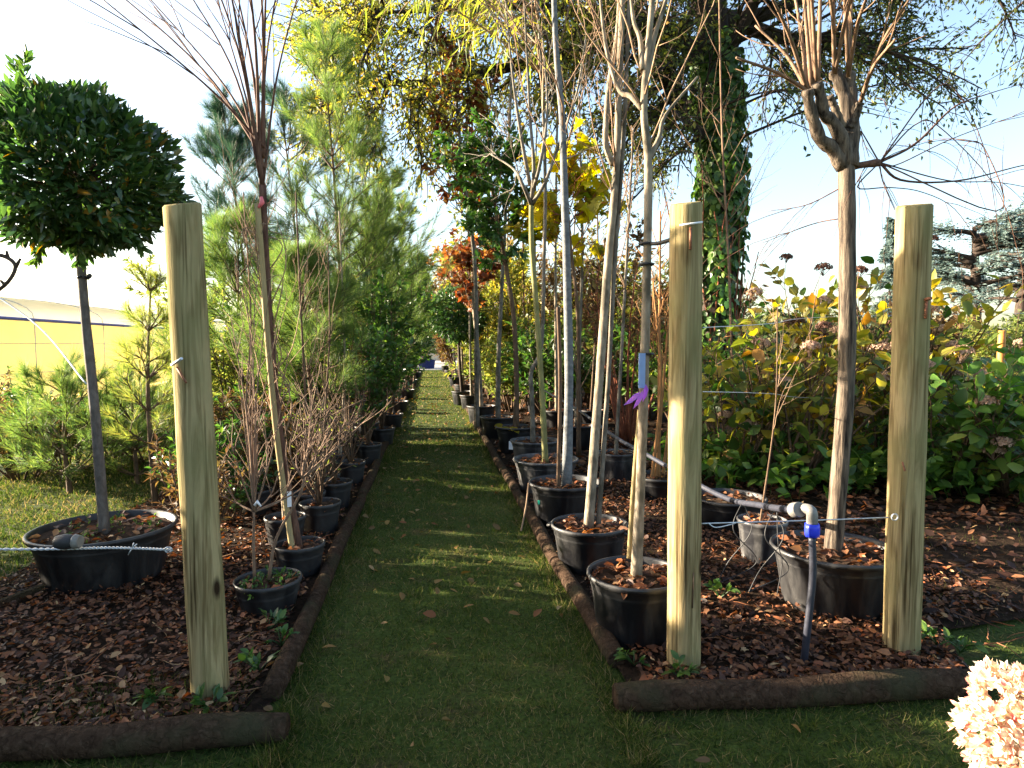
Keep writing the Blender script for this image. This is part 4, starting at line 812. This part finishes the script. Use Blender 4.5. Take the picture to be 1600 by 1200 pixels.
for ctl in ([(1600, 130), (1540, 148), (1490, 168), (1430, 225)], [(1720, 235), (1600, 258), (1500, 282), (1410, 282)], [(1640, 165), (1560, 190), (1480, 220), (1400, 258)], [(1640, 300), (1560, 285), (1480, 282)], [(1398, 328), (1380, 285)], [(1340, 285), (1352, 262)], [(1358, 245), (1345, 205)], [(1395, 215), (1380, 245)], [(1530, 380), (1490, 325), (1440, 300), (1390, 293), (1340, 293)], [(1600, 430), (1560, 300), (1470, 200), (1430, 195)], [(1560, 360), (1540, 240), (1500, 150), (1460, 140)], [(1490, 280), (1510, 225), (1540, 235), (1560, 330)], [(1200, 330), (1260, 320), (1320, 290)], [(1190, 380), (1270, 350), (1322, 340)]):
    pts = [at(x, y, d + .12 * i) for i, (x, y) in enumerate(ctl[::-1])]
    if len(ctl) != 3 or ctl[0][0] > 1330: pts = [k0] + pts
    pth = smooth_path(pts, 22); thick = .0075 if ctl[0][0] in (1600, 1720) and ctl[0][1] < 300 else .004; tubes(mb, pth, np.linspace(thick, .0016, 22), 5)
    q, dr, _ = children(pth[None], 4, .3, 1, (.25, .6)); tubes(mb, shoots(q, dr, RNG.uniform(.2, .7, 4), 9, .05, .9), taper(4, 9, .002, .0009), 4)
mb.build('weeping_shoots', M['bark_purple'], e)

def small_pot(px, pyr, w, yb, label, stems, smat, mat='pot', r0=.014, tops=(), n2=4):
    e, s, r, d = potted(px, pyr, w, yb, 'potted_sapling', label, 'potted tree', GS, mat, 60)
    for i, (xt, yt) in enumerate(tops):
        dd = d + .1 * i; tp = trunk(e, [s + [.04 * (i - len(tops) / 2), .02 * i, -.04], at((px + xt) / 2 + RNG.uniform(-6, 6), (pyr + yt) / 2, d + .05 * i), at(xt, yt, dd)], r0, r0 * .5, smat, name='stem')
        bare_head(e, tp, 'twig' if smat != 'orange_stem' else 'orange_stem', .4, 7, (.3, .7), n2, (.1, .3), r0 * .35)
    return e
small_pot(1196, 811, 74, 888, 'grey-sided small pot draped with dripper tubes', 1, 'bark_brown', 'potdust', .007, [(1215, 480)], 2)
small_pot(1142, 775, 112, 838, 'broad low black pot with no tree, behind the middle post', 0, 'bark_brown')
small_pot(1034, 742, 84, 788, 'dark pot with several bent orange stems left of the middle post', 3, 'orange_stem', 'pot', .016, [(1020, 440), (1052, 420), (1032, 330), (1068, 470)])
small_pot(966, 706, 62, 756, 'grey pot behind the twin trunks with a leaning grey sapling', 1, 'bark_grey', 'potdust', .02, [(990, 200)])
small_pot(905, 664, 52, 705, 'black pot with an orange cane behind the blue-grey trunk', 2, 'bark_grey', 'pot', .025, [(905, 150), (898, 560)])
small_pot(872, 640, 52, 672, 'black pot with a pale straight stem behind the olive trunk', 2, 'bark_pale', 'pot', .028, [(872, 120)])
small_pot(925, 640, 44, 668, 'black pot of a thin brown stem in the third rank', 1, 'bark_brown', 'pot', .02, [(932, 250)])
small_pot(842, 622, 40, 648, 'black pot with a grey stem beside the pale kinked trunk', 1, 'bark_grey', 'pot', .028, [(838, 200)])
small_pot(822, 612, 34, 634, 'black pot with a brown stem behind the dense green tree', 1, 'bark_brown', 'pot', .028, [(815, 280)])
small_pot(796, 602, 28, 620, 'black pot with a pale stem in the far second rank', 1, 'bark_pale', 'pot', .032, [(795, 300)])
small_pot(772, 594, 24, 610, 'farthest black pot of the second rank', 1, 'bark_grey', 'pot', .034, [(770, 340)])
small_pot(885, 610, 30, 630, 'black pot with twin grey stems in the third rank', 1, 'bark_grey', 'pot', .03, [(880, 260), (900, 300)])

# young maple with large yellow leaves, red-twigged
p0 = gp(905, 7.6); e = thing('maple_tree', p0, 'young tree with big bright yellow leaves behind the bare trunks', 'tree')
tp = trunk(e, [p0, at(903, 500, 7.6), at(892, 390, 7.6), at(885, 290, 7.6)], .028, .014, 'bark_brown')
mb = MB(); n1 = 18; q, dr, u = children(sub(tp, .6, 1), n1, 0, 1, (.7, 1.4)); B1 = shoots(q, dr, RNG.uniform(.35, .75, n1), 8, .1, -.1); tubes(mb, B1, taper(n1, 8, .007, .003), 5); q, dr, u = children(B1, 4, .3, 1, (.4, .9)); B2 = shoots(q, dr, RNG.uniform(.2, .4, len(q)), 5, .1); tubes(mb, B2, taper(len(q), 5, .005, .002), 4); mb.build('branches', M['twigred'], e)
foliage(e, B2, 6, (.11, .19), 1.0, 'maple', 'maple', .6, (.5, 1.2), .3, (.5, .3), curl=.3, flat=.3)
# red-twigged thicket of dark russet leaves
shrub(gp(985, 8.6), .9, 2.6, 'red-stemmed thicket with dark russet leaves behind the twin trunks', 'brush', 1500, (.06, .12), .5, 'diamond', 'thicket', 'bush', 'background bushes behind the bare trees', 16, 'twigred', lo=.3)
for i, (px, dd, rx, H, mat, lab, n, L) in enumerate((
    (800, 13, 1.0, 1.6, 'feather', 'yellow-green bush seen between the far trunks', 2200, (.10, .18)),
    (862, 12, 1.1, 1.7, 'laurel', 'green bush behind the pale straight stem', 2400, (.10, .16)),
    (915, 12.5, 1.1, 1.9, 'feather', 'lime-tinted bush below the yellow maple', 2400, (.10, .18)),
    (960, 15, 1.5, 3.2, 'brush', 'tall brown scrub beside the slatted shelter roof', 2600, (.12, .2)),
    (1010, 11.5, 1.0, 1.5, 'laurel', 'green bush just left of the middle post', 2400, (.09, .15)),
    (1065, 10.5, 1.0, 1.5, 'hydra_g', 'broad green bush hidden partly by the middle post', 1600, (.10, .16)),
    (760, 18, 1.3, 1.9, 'feather', 'pale bush far back among the thin trunks', 2000, (.14, .22)),
    (880, 19, 2.2, 4.2, 'oakgold', 'tall golden-green bush far behind the bare trunks', 3200, (.14, .24)),
    (790, 24, 2.4, 5.0, 'farleaf', 'tall far green bush behind the dense standard tree', 3000, (.18, .3)),
    (745, 30, 2.6, 5.2, 'brush', 'tall far russet bush behind the clipped ball', 2600, (.2, .34)),
    (1000, 20, 2.4, 4.0, 'farleaf', 'tall far bush behind the shelter', 2800, (.16, .28)),
    (720, 24, 1.6, 4.6, 'brush', 'russet bush rising behind the pale far trunks', 3000, (.14, .24)),
    (775, 16, 1.2, 3.4, 'oakgold', 'golden bush standing between the red tree and the standard tree', 3000, (.11, .18)),
    (835, 14, 1.3, 3.6, 'oakgold', 'tall golden-green bush behind the olive trunk', 3400, (.10, .17)),
    (905, 15, 1.4, 3.9, 'brush', 'tall russet bush behind the yellow-leaved maple', 3200, (.11, .18)),
    (985, 14, 1.2, 3.6, 'oakgold', 'tall golden bush behind the leaning grey sapling', 3000, (.10, .17)),
    (1060, 16, 1.8, 3.2, 'brush', 'brown bush at the foot of the ivy-covered trunk', 2600, (.12, .22)))):
    shrub(gp(px, dd), rx, H, lab, mat, n, L, .42, 'diamond', 'bush', 'bush', 'background bushes behind the bare trees', 18)

# ------------------------------------------------------------------ hydrangeas
seed(41)
def flower_head(e, c, r, mat, n=160, name='flower_head', sz=.022):
    q = rv(n); q[:, 2] = np.abs(q[:, 2]) * .9 - .15; mb = MB(); C = c + q * (r * RNG.uniform(.75, 1.0, n))[:, None] * np.array([1, 1, .75])
    for s_ in range(3): leaves(mb, C, unit(np.cross(q, rv(n)) + q * .3), q, sz, sz * .8, RNG.random(n), 'diamond', .1, .1)
    S = np.stack([np.repeat((c - [0, 0, r])[None], 10, 0), C[:10]], 1); tubes(mb, S, taper(10, 2, .003, .0015), 3, .2); mb.build(name, M[mat], e)
def hydrangea(px, d, rx, H, mat, label, n, heads, dark, rs, L=(.09, .17)):
    e, S, T2 = shrub(gp(px, d), rx, H, label, mat, n, L, .62, 'oval', 'hydrangea_bush', 'hydrangea', 'hydrangea bushes across the right side', 26, 'bark_brown', .04, rs, .30, .16, 8, .8)
    a = RNG.uniform(0, 6.28, 60); q = np.array(e['base']) + np.stack([np.cos(a), np.sin(a), 0 * a], -1) * (rx * RNG.uniform(.2, .9, 60))[:, None]; K = shoots(q, np.stack([np.cos(a) * .5, np.sin(a) * .5, np.ones(60)], -1), RNG.uniform(.25, .6, 60), 6, .12, .2)
    mk = MB(); tubes(mk, K, taper(60, 6, .004, .002), 4, .2); p, dv = leafed(K, 7, .2, (.5, 1.2)); Ls = RNG.uniform(.08, .15, len(p)); leaves(mk, p, dv, np.array([0, 0, 1.]) + RNG.normal(size=(len(p), 3)) * .6, Ls, Ls * .62, np.clip(RNG.normal(.4, .25, len(p)), 0, 1), 'oval', .2, .25); mk.build('low_foliage', M['hydra_g'], e)
    idx = RNG.choice(len(T2), heads, False)
    for i in idx: flower_head(e, T2[i, -1], RNG.uniform(.06, .10), 'dried', 130)
    for i in RNG.choice(len(S), dark, False):
        p = S[i, -1]; q = p + np.array([RNG.uniform(-.1, .1), 0, RNG.uniform(.1, .3)]); mb = MB(); tubes(mb, np.stack([p, (p + q) / 2, q]), [.004, .003, .003], 4); mb.build('flower_stem', M['twig'], e); flower_head(e, q, RNG.uniform(.05, .08), 'darkdried', 90)
hydrangea(1150, 6.3, .8, 1.45, 'hydra_y', 'hydrangea of mixed green and yellow leaves directly right of the middle post', 700, 4, 2, (.3, .3))
hydrangea(1245, 6.0, .85, 1.8, 'hydra_y', 'tall yellow-leaved hydrangea left of the pollarded trunk', 700, 8, 7, (.52, .3))
hydrangea(1370, 6.3, .9, 2.05, 'hydra_y', 'golden hydrangea with pinkish dried heads between the pollard and the thickest post', 760, 18, 4, (.6, .28))
hydrangea(1480, 5.9, .85, 1.25, 'hydra_g', 'green hydrangea with lime leaves just right of the thickest post', 640, 6, 0, (.42, .28))
hydrangea(1600, 5.6, .9, 1.2, 'hydra_g', 'green hydrangea filling the right edge', 640, 4, 0, (.38, .26))
hydrangea(1320, 7.6, 1.0, 1.6, 'hydra_g', 'hydrangea standing behind the yellow ones', 700, 5, 3, (.6, .3))
hydrangea(1540, 7.6, 1.1, 1.4, 'hydra_g', 'rear hydrangea with faded pink heads near the orange post', 800, 8, 0, (.55, .3))
hydrangea(1720, 6.6, 1.0, 1.3, 'hydra_g', 'hydrangea just past the right edge', 600, 3, 0, (.4, .26))

# ------------------------------------------------------------------ ivy-clad evergreen oak
seed(51)
dT = 11.5; p0 = gp(1120, dT); e = thing('evergreen_oak', p0, 'huge evergreen tree with an ivy-clad trunk and heavy limbs overhanging the path', 'tree')
tp = trunk(e, [p0, at(1122, 400, dT), at(1128, 250, dT), at(1120, 120, dT), at(1112, 0, dT), at(1105, -160, dT), at(1100, -420, dT)], .34, .20, 'bark_dark', 40, 20, flare=.3)
mb = MB(); limbs = []
spec = [((1118, 190), [(1060, 150), (1020, 60), (930, -60), (760, -160)]), ((1115, 130), [(1060, 60), (960, 30), (800, 10), (600, 20)]), ((1120, 100), [(1160, 40), (1210, -60), (1300, -160)]),
        ((1112, 60), [(1060, -60), (900, -200), (640, -260)]), ((1110, 40), [(1200, 20), (1330, -30), (1480, -40), (1650, 0)]), ((1108, 0), [(1180, -120), (1400, -220), (1700, -220)]), ((1105, -100), [(1000, -220), (760, -330), (520, -330)]),
        ((1110, -60), [(1120, -300), (1200, -480), (1250, -620)]), ((1125, 230), [(1090, 205), (1050, 160), (1030, 110)]), ((1116, 80), [(1000, 60), (820, 100), (660, 130), (520, 120)]), ((1112, 20), [(1230, 60), (1330, 60), (1420, 90)]), ((1100, -200), [(900, -400), (700, -520)])]
for i, (st, ctl) in enumerate(spec):
    zz = RNG.uniform(-2.6, 2.0); pts = [at(*st, dT)] + [at(x, y, dT + zz * (j + 1) / len(ctl)) for j, (x, y) in enumerate(ctl)]
    pth = smooth_path(pts, 20); limbs.append(pth); tubes(mb, pth, np.linspace(.16 if i not in (8,) else .11, .025, 20), 9)
mb.build('limbs', M['bark_dark'], e)
mb = MB(); Lb = np.stack(limbs); q, dr, u = children(Lb, 16, .15, 1, (.4, 1.0)); B1 = shoots(q, dr, RNG.uniform(1.0, 2.4, len(q)) * (1.1 - .4 * u), 9, .1, .25); tubes(mb, B1, taper(len(q), 9, .035, .01), 5)
nx_ = 190; hx = np.concatenate([RNG.uniform(470, 760, 70), RNG.uniform(720, 1090, 75), RNG.uniform(1130, 1620, 45)]); hy = np.concatenate([RNG.uniform(-40, 270, 70), RNG.uniform(-60, 290, 75), RNG.uniform(-80, 170, 45)])
hp = np.array([at(x, y, dT + z) for x, y, z in zip(hx, hy, RNG.uniform(-2.5, 3.0, nx_))]); Lp = Lb.reshape(-1, 3); near = Lp[np.argmin(((hp[:, None] - Lp[None]) ** 2).sum(-1), 1)]
mid_ = (near + hp) / 2 + np.array([0, 0, .25]) + RNG.normal(size=(nx_, 3)) * .2; uu = np.linspace(0, 1, 9)[None, :, None]; Hb = (1 - uu) ** 2 * near[:, None] + 2 * uu * (1 - uu) * mid_[:, None] + uu ** 2 * hp[:, None]
tubes(mb, Hb, taper(nx_, 9, .03, .008), 5); B1 = np.concatenate([B1, Hb])
q, dr, u = children(B1, 9, .25, 1, (.4, 1.0)); B2 = shoots(q, dr, RNG.uniform(.4, 1.1, len(q)), 7, .14, .2); tubes(mb, B2, taper(len(q), 7, .012, .004), 4); mb.build('branches', M['bark_dark'], e)
B2 = B2[np.linalg.norm((B2.mean(1) - tp[12])[:, :2], axis=1) > .7 + RNG.random(len(B2)) * .8]
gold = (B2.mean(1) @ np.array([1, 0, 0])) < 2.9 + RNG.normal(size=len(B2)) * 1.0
foliage(e, B2[~gold], 12, (.07, .12), .45, 'oakleaf', 'diamond', .35, (.5, 1.4), .05, (.42, .28), 'crown', flat=.2, jit=.09)
foliage(e, B2[gold], 20, (.07, .12), .45, 'oakgold', 'diamond', .35, (.5, 1.4), .05, (.45, .3), 'crown', flat=.2, jit=.10)
mb = MB(); n = 5200; t = RNG.uniform(0, .56, n) ** 1.0; idx = np.clip(t * 40, 0, 38).astype(int); a = RNG.uniform(0, 6.28, n); out = np.stack([np.cos(a), np.sin(a), 0 * a], -1)
C = tp[idx] + (tp[np.minimum(idx + 1, 39)] - tp[idx]) * RNG.random(n)[:, None] + out * (.31 + .13 * RNG.random(n) + .06 * np.sin(a * 5 + t * 30))[:, None]; L = RNG.uniform(.09, .16, n)
leaves(mb, C, unit(out * .3 + np.stack([RNG.normal(size=n) * .4, RNG.normal(size=n) * .4, -np.ones(n)], -1)), out + RNG.normal(size=(n, 3)) * .3, L, L * .85, np.clip(RNG.normal(.45, .28, n), 0, 1), 'oval', .15, .15); mb.build('ivy', M['ivy'], e)
mb = MB(); V_ = shoots(np.stack([tp[3] + [.36 * math.cos(x), .36 * math.sin(x), -.5] for x in np.linspace(-2.8, -.3, 16)]), np.array([[0, 0, 1.]] * 16), RNG.uniform(1.5, 4, 16), 12, .06); tubes(mb, V_, taper(16, 12, .018, .008), 5); mb.build('ivy_stems', M['twigred'], e)

# tall thin hanging twigs in front of the oak trunk and red leaf sprays
p0 = gp(1150, 7.2); e = thing('birch_sapling', p0, 'very thin tall brown sapling in front of the ivy-covered trunk', 'tree')
tp = trunk(e, [p0, at(1140, 450, 7.2), at(1128, 200, 7.2), at(1122, -100, 7.2)], .015, .008, 'twigtan'); bare_head(e, tp, 'twigtan', .3, 18, (.5, 1.4), 5, (.15, .5), .0045, (.4, .9), -.2)
p0 = at(745, 600, 10) * [1, 1, 0] + [0, 0, .02]; e = thing('red_oak', p0, 'tall thin tree with hanging clusters of rust-red leaves over the path', 'tree')
tp = trunk(e, [p0, at(742, 420, 10), at(722, 250, 10), at(705, 60, 10)], .04, .018, 'bark_grey')
B1, B2 = bare_head(e, tp, 'bark_brown', .45, 22, (.5, 1.1), 6, (.2, .5), .010); k = RNG.random(len(B2)) < .5; foliage(e, B2[k], 9, (.09, .15), .7, 'red', 'maple', .6, rs=(.5, .3), flat=.2, name='crown')

# ------------------------------------------------------------------ far things
seed(61)
def conifer(px, d, top, w_, label, name='fir_tree', mat='cedar', layers=26):
    p0 = gp(px, d, 0); tz = at(px, top, d); e = thing(name, p0, label, 'tree'); H = tz[2]
    trunk(e, [p0, p0 + [0, 0, H * .5], p0 + [0, 0, H]], .012 * H + .1, .03, 'bark_dark', 12, 8); mb = MB(); mt = MB()
    t = np.sort(RNG.uniform(.08, 1, layers * 9)); a = RNG.uniform(0, 6.28, len(t)); ln = w_ * (1.02 - t) ** .8 * RNG.uniform(.6, 1.1, len(t)) + .1
    B = shoots(np.stack([0 * t, 0 * t, t * H], -1) + p0, np.stack([np.cos(a), np.sin(a), .1 + 0 * a], -1), ln, 6, .06, .35); tubes(mt, B, taper(len(t), 6, .04, .01), 4); mt.build('branches', M['bark_dark'], e)
    p, dd = leafed(B, 26, .05, (.4, 1.0), .2); L = RNG.uniform(.25, .5, len(p)) * d / 50; leaves(mb, p, dd, rv(len(p)) + [0, 0, 1], L, L * .3, RNG.random(len(p)), 'diamond'); mb.build('crown', M[mat], e)
conifer(1386, 55, 342, 2.6, 'narrow pointed fir far off beside the thickest post')
def cedar(px, d, y0, y1, wid, label, n=16):
    p0 = gp(px, d, 0); tz = at(px, y0, d)[2]; e = thing('cedar_tree', p0, label, 'tree'); tr = trunk(e, [p0, p0 + [.3, 0, tz * .5], p0 + [0, 0, tz * .98]], .55, .12, 'bark_dark', 16, 10); mb = MB(); mt = MB()
    zb = max(at(px, y1, d)[2], 1.5); t = np.linspace(0, 1, n); a = RNG.uniform(0, 6.28, n) + t * 9; st = np.stack([p0[0] + 0 * t, p0[1] + 0 * t, zb + (tz - zb) * t * .95], -1)
    B = shoots(st, np.stack([np.cos(a), np.sin(a), .35 + 0 * a], -1), wid * RNG.uniform(.65, 1.1, n) * (1.1 - .5 * t), 10, .05, .25); tubes(mt, B, taper(n, 10, .2, .04), 5)
    q, dr, u = children(B, 14, .2, 1, (.5, 1.1)); dr[:, 2] *= .2; B2 = shoots(q, dr, RNG.uniform(.8, 2.2, len(q)), 6, .07, .05); tubes(mt, B2, taper(len(q), 6, .05, .015), 4); mt.build('branches', M['bark_dark'], e)
    p, dd = leafed(B2, 46, .0, (.4, 1.3)); p[:, 2] += RNG.normal(size=len(p)) * .22; L = RNG.uniform(.14, .3, len(p)); leaves(mb, p, dd * [1, 1, .3], rv(len(p)) + [0, 0, .5], L, L * .4, RNG.random(len(p)), 'diamond'); mb.build('crown', M['cedar'], e)
cedar(1512, 42, 352, 470, 4.6, 'spreading blue-grey cedar far off right of the thickest post', 18)
cedar(1585, 48, 345, 470, 4.6, 'second spreading cedar at the right edge behind the first', 16)
shrub(gp(1556, 24), 1.1, 2.3, 'rounded yellow-green bush in front of the cedar trunk', 'feather', 2600, (.12, .2), .4, 'diamond', 'bush', 'bush', None, 26)
mb = MB(); p = gp(1562, 15, 0); T = np.linspace(0, 1, 8); tubes(mb, p + np.array([0, 0, 1.7]) * T[:, None], [.085, .085, .084, .083, .082, .081, .08, .07], 14); solo(mb, 'marker_post', M['orangepost'], p, 'orange-brown post standing among the rear hydrangeas', 'post')
for i, (px, d, H, rx, mat, lab) in enumerate(((1210, 34, 2.6, 4, 'farleaf', 'low far hedge clump left of the pollarded trunk'), (1310, 38, 3.0, 4, 'farleaf', 'low far hedge clump behind the pollarded trunk'), (1440, 36, 2.8, 4, 'brush', 'reddish far hedge clump behind the thickest post'), (1640, 34, 2.4, 4, 'farleaf', 'far hedge clump at the right edge'), (1120, 40, 3.4, 4, 'farleaf', 'far hedge clump behind the ivy-covered trunk'),
        (655, 46, 4.6, 3, 'farleaf', 'dark far tree clump closing the end of the path'), (700, 52, 6.5, 3.4, 'oakgold', 'golden far tree clump closing the end of the path'), (615, 50, 6.5, 3.6, 'farleaf', 'green far tree clump behind the laurels'), (560, 40, 6.5, 3.4, 'farleaf', 'green far tree clump behind the pines'))):
    shrub(gp(px, d, 0), rx, H, lab, mat, 3600, (.25, .5), .5, 'diamond', 'far_bush', 'bush', 'far clumps along the horizon', 22)
# slim conifer with reddish tip at the end of the left row
pine(645, 590, 656, 405, 18, 'young_conifer', 'slim young conifer with a reddish tip at the end of the left row', 'pineblue', None, .6, 10, .3, .2, .5, pot=False, nw=.012)
# yard end: blue tub, palm, pale low wall
e, s, r, d = potted(667, 574, 0, 0, 'potted_palm', 'spiky palm in a blue tub on the pale gravel at the end of the path', 'potted palm', None, 'bluebin', 0, d=37.5, r=.55, h=.5)
mb = MB(); S = shoots(np.repeat((s + [0, 0, .4])[None], 26, 0), np.stack([RNG.normal(size=26), RNG.normal(size=26), .6 + RNG.random(26)], -1), RNG.uniform(.8, 1.4, 26), 7, .03, 1.0); p_, d_ = leafed(S, 16, .2, (.4, .8)); leaves(mb, p_, d_, rv(len(p_)), .35, .05, RNG.random(len(p_)), 'lance'); tubes(mb, S, taper(26, 7, .02, .008), 4, .3); mb.build('fronds', M['feather'], e)
trunk(e, [s, s + [0, 0, .25], s + [0, 0, .45]], .08, .07, 'bark_brown', 8)
mb = MB(); box(mb, (-8, 58, 0), (10, 58.3, 1.1)); solo(mb, 'garden_wall', M['stone'], (1, 58.15, 0), 'pale low wall across the far end of the path', 'wall')
mb = MB(); p = gp(1600, 70, 0); box(mb, p + [-9, 0, 0], p + [9, .4, 3.2]); solo(mb, 'boundary_wall', M['stone'], p, 'pale far wall behind the cedars', 'wall')

# slatted shelter behind the right row
e = thing('garden_shelter', gp(945, 16.5, 0), 'dark open shelter with a pale slatted sloping roof behind the bare trunks', 'shelter')
c = gp(945, 16.5, 0); hw, hd, hz = 1.5, 1.2, 1.75
for sx in (-1, 1):
    for sy in (-1, 1):
        mb = MB(); box(mb, c + [sx * hw - .06, sy * hd - .06, 0], c + [sx * hw + .06, sy * hd + .06, hz]); mb.build('leg', M['stake'], e)
mb = MB(); box(mb, c + [-hw - .2, -hd - .25, hz], c + [hw + .2, -hd - .13, hz + .14]); box(mb, c + [-hw - .2, hd + .13, hz + .7], c + [hw + .2, hd + .25, hz + .84]); mb.build('beam', M['shelterwood'], e)
mb = MB()
for i in range(24):
    x = -hw - .1 + i * (2 * hw + .2) / 23; V = np.array([[x, -hd - .35, hz + .10], [x + .07, -hd - .35, hz + .10], [x + .07, hd + .35, hz + .92], [x, hd + .35, hz + .92]]); V = np.concatenate([V, V + [0, 0, .06]]) + c + [0, 0, .06]
    mb.add(V, [[0, 3, 2, 1], [4, 5, 6, 7], [0, 1, 5, 4], [1, 2, 6, 5], [2, 3, 7, 6], [3, 0, 4, 7]], .5, 0, False)
mb.build('roof', M['stake'], e)

# ------------------------------------------------------------------ polytunnel on the left
e = thing('polytunnel', (-11.5, 25, 0), 'long white plastic polytunnel with pale yellow side mesh beyond the ball tree', 'greenhouse')
xw, x2, ya, yb_, zr = -8.75, -15.2, 12.5, 46, 1.92
mb = MB(); Y = np.linspace(ya, yb_, 24); Z = np.array([.05, .7, 1.35, zr - .02]); V = np.array([[xw + .02 * math.sin(y * 3 + z * 4), y, z] for z in Z for y in Y]); n = len(Y)
mb.add(V, [[i * n + j, i * n + j + 1, (i + 1) * n + j + 1, (i + 1) * n + j] for i in range(3) for j in range(n - 1)]); mb.build('side_mesh', M['yellowmesh'], e)
mb = MB(); V = np.array([[x2, y, z] for z in Z for y in Y]); mb.add(V, [[i * n + j, i * n + j + 1, (i + 1) * n + j + 1, (i + 1) * n + j] for i in range(3) for j in range(n - 1)]); mb.build('side_mesh', M['yellowmesh'], e)
mb = MB(); th = np.linspace(0, np.pi, 22); V = np.array([[(xw + x2) / 2 + (xw - x2) / 2 * math.cos(t), y, zr + .7 * math.sin(t) ** .8] for t in th for y in Y]); mb.add(V, [[i * n + j, i * n + j + 1, (i + 1) * n + j + 1, (i + 1) * n + j] for i in range(21) for j in range(n - 1)]); mb.build('roof_film', M['film'], e)
mb = MB(); tubes(mb, np.array([[xw + .03, ya, zr], [xw + .03, 30, zr], [xw + .03, yb_, zr]]), [.035] * 3, 8); mb.build('rail', M['metal_blue'], e)
for z in (.75, 1.4): mb = MB(); tubes(mb, np.array([[xw + .03, ya, z], [xw + .03, 30, z], [xw + .03, yb_, z]]), [.008] * 3, 5); mb.build('tension_wire', M['wire'], e)
for y in np.linspace(ya, yb_, 12):
    mb = MB(); tubes(mb, np.array([[(xw + x2) / 2 + (xw - x2) / 2 * 1.005 * math.cos(t), y, zr + .71 * max(math.sin(t), 0) ** .8] for t in th]), np.full(22, .010), 6); tubes(mb, np.array([[xw + .02, y, 0], [xw + .02, y, zr]]), [.010, .010], 6); mb.build('hoop', M['wire'], e)

# unseen hedge added out of view on the left, shaped to shade the foreground
seed(71)
p0 = np.array([-4.75, 1.2, 0.]); e = thing('hedge', p0, 'long clipped laurel hedge along the sunny side of the lawn', 'hedge')
mb = MB(); n = 60; q = np.stack([RNG.uniform(-5.0, -4.5, n), RNG.uniform(-2.4, 4.6, n), 0 * np.ones(n)], -1); S = shoots(q, RNG.normal(size=(n, 3)) * .12 + [0, 0, 1], 1.6, 8, .05); tubes(mb, S, taper(n, 8, .018, .006), 5); mb.build('stems', M['bark_brown'], e)
mb = MB(); n = 30000; q = np.stack([RNG.uniform(-5.2, -4.3, n), RNG.uniform(-2.6, 5.05, n), RNG.random(n) ** .8], -1); top = 1.70 - .3 * np.clip(q[:, 1] - 4.6, 0, 2) + .03 * np.sin(q[:, 1] * 5) + .02 * np.sin(q[:, 1] * 13); q[:, 2] *= top; L = RNG.uniform(.09, .14, n)
leaves(mb, q, rv(n) + [0, 0, .4], rv(n) + [0, 0, .5], L, L * .5, RNG.random(n), 'diamond'); mb.build('foliage', M['laurel'], e)

# ------------------------------------------------------------------ weeds and the blush flower head
seed(81)
def weed(px, py, label, n=7, L=.05, W=.55, H=.08):
    p0 = P(px, py, .025); e = thing('weed', p0, label, 'weed', 'weeds at the bed edges'); a = RNG.uniform(0, 6.28, n); S = shoots(np.repeat(p0[None], n, 0), np.stack([np.cos(a) * .7, np.sin(a) * .7, np.ones(n)], -1), H * RNG.uniform(.6, 1.2, n), 6, .08, .3)
    mb = MB(); tubes(mb, S, taper(n, 6, .003, .002), 4, .3); p, d = leafed(S, 3, .6, (.4, .9)); Ls = RNG.uniform(.6, 1.1, len(p)) * L; leaves(mb, p, d, rv(len(p)) * .5 + [0, 0, 1], Ls, Ls * W, RNG.uniform(.2, .9, len(p)), 'oval', .2, .3); mb.build('leaves', M['laurel'], e)
for px, py, lab in ((990, 1040, 'broad-leaved dark green weed at the corner below the nearest pot'), (1065, 1062, 'small green weed at the foot of the middle post'), (420, 985, 'leafy green weed below the little shrub pot'), (405, 1050, 'ground-hugging green weed by the log end'), (440, 1010, 'tuft of green weed against the log'),
                    (240, 1098, 'green weed left of the tall post foot'), (330, 1108, 'small weed at the foot of the tall post'), (1465, 1010, 'light green weed at the foot of the thickest post'), (1500, 1020, 'trailing weed to the right of the thickest post'), (1125, 935, 'curled green weed between the middle post and watering pipe')): weed(px, py, lab)
dF = 1.35; c = at(1602, 1150, dF); p0 = np.array([c[0] + .12, c[1] - .05, 0])
e = thing('flowering_hydrangea', p0, 'pale pink and cream flower head catching the sun at the lower right corner', 'flower')
mb = MB(); tubes(mb, smooth_path([p0, p0 * .4 + c * .6 + [.03, 0, -.05], c], 14), np.linspace(.008, .005, 14), 7); mb.build('stem', M['twig'], e)
mb = MB(); n = 1300; q = rv(n); lump = 1 + .12 * np.sin(q[:, 0] * 6 + q[:, 2] * 5) ; C = c + q * np.array([.115, .115, .15]) * (lump * RNG.uniform(.72, 1.0, n))[:, None]
for s_ in range(5):
    dr = unit(np.cross(q, rv(n)) + q * .9); L = RNG.uniform(.012, .025, n); leaves(mb, C, dr, q, L, L * .55, np.clip(RNG.normal(.6, .28, n), 0, 1), 'lance', .2, -.1)
mb.build('petals', M['petal'], e)
mb = MB(); S = shoots(np.repeat((p0 * .5 + c * .5)[None], 6, 0), rv(6) * [1, 1, .3], .12, 4); p_, d_ = leafed(S, 2, .3); leaves(mb, p_, d_, rv(len(p_)) * .3 + [0, 0, 1], .11, .055, RNG.random(len(p_)), 'oval'); tubes(mb, S, taper(6, 4, .003, .002), 4); mb.build('leaves', M['hydra_g'], e)
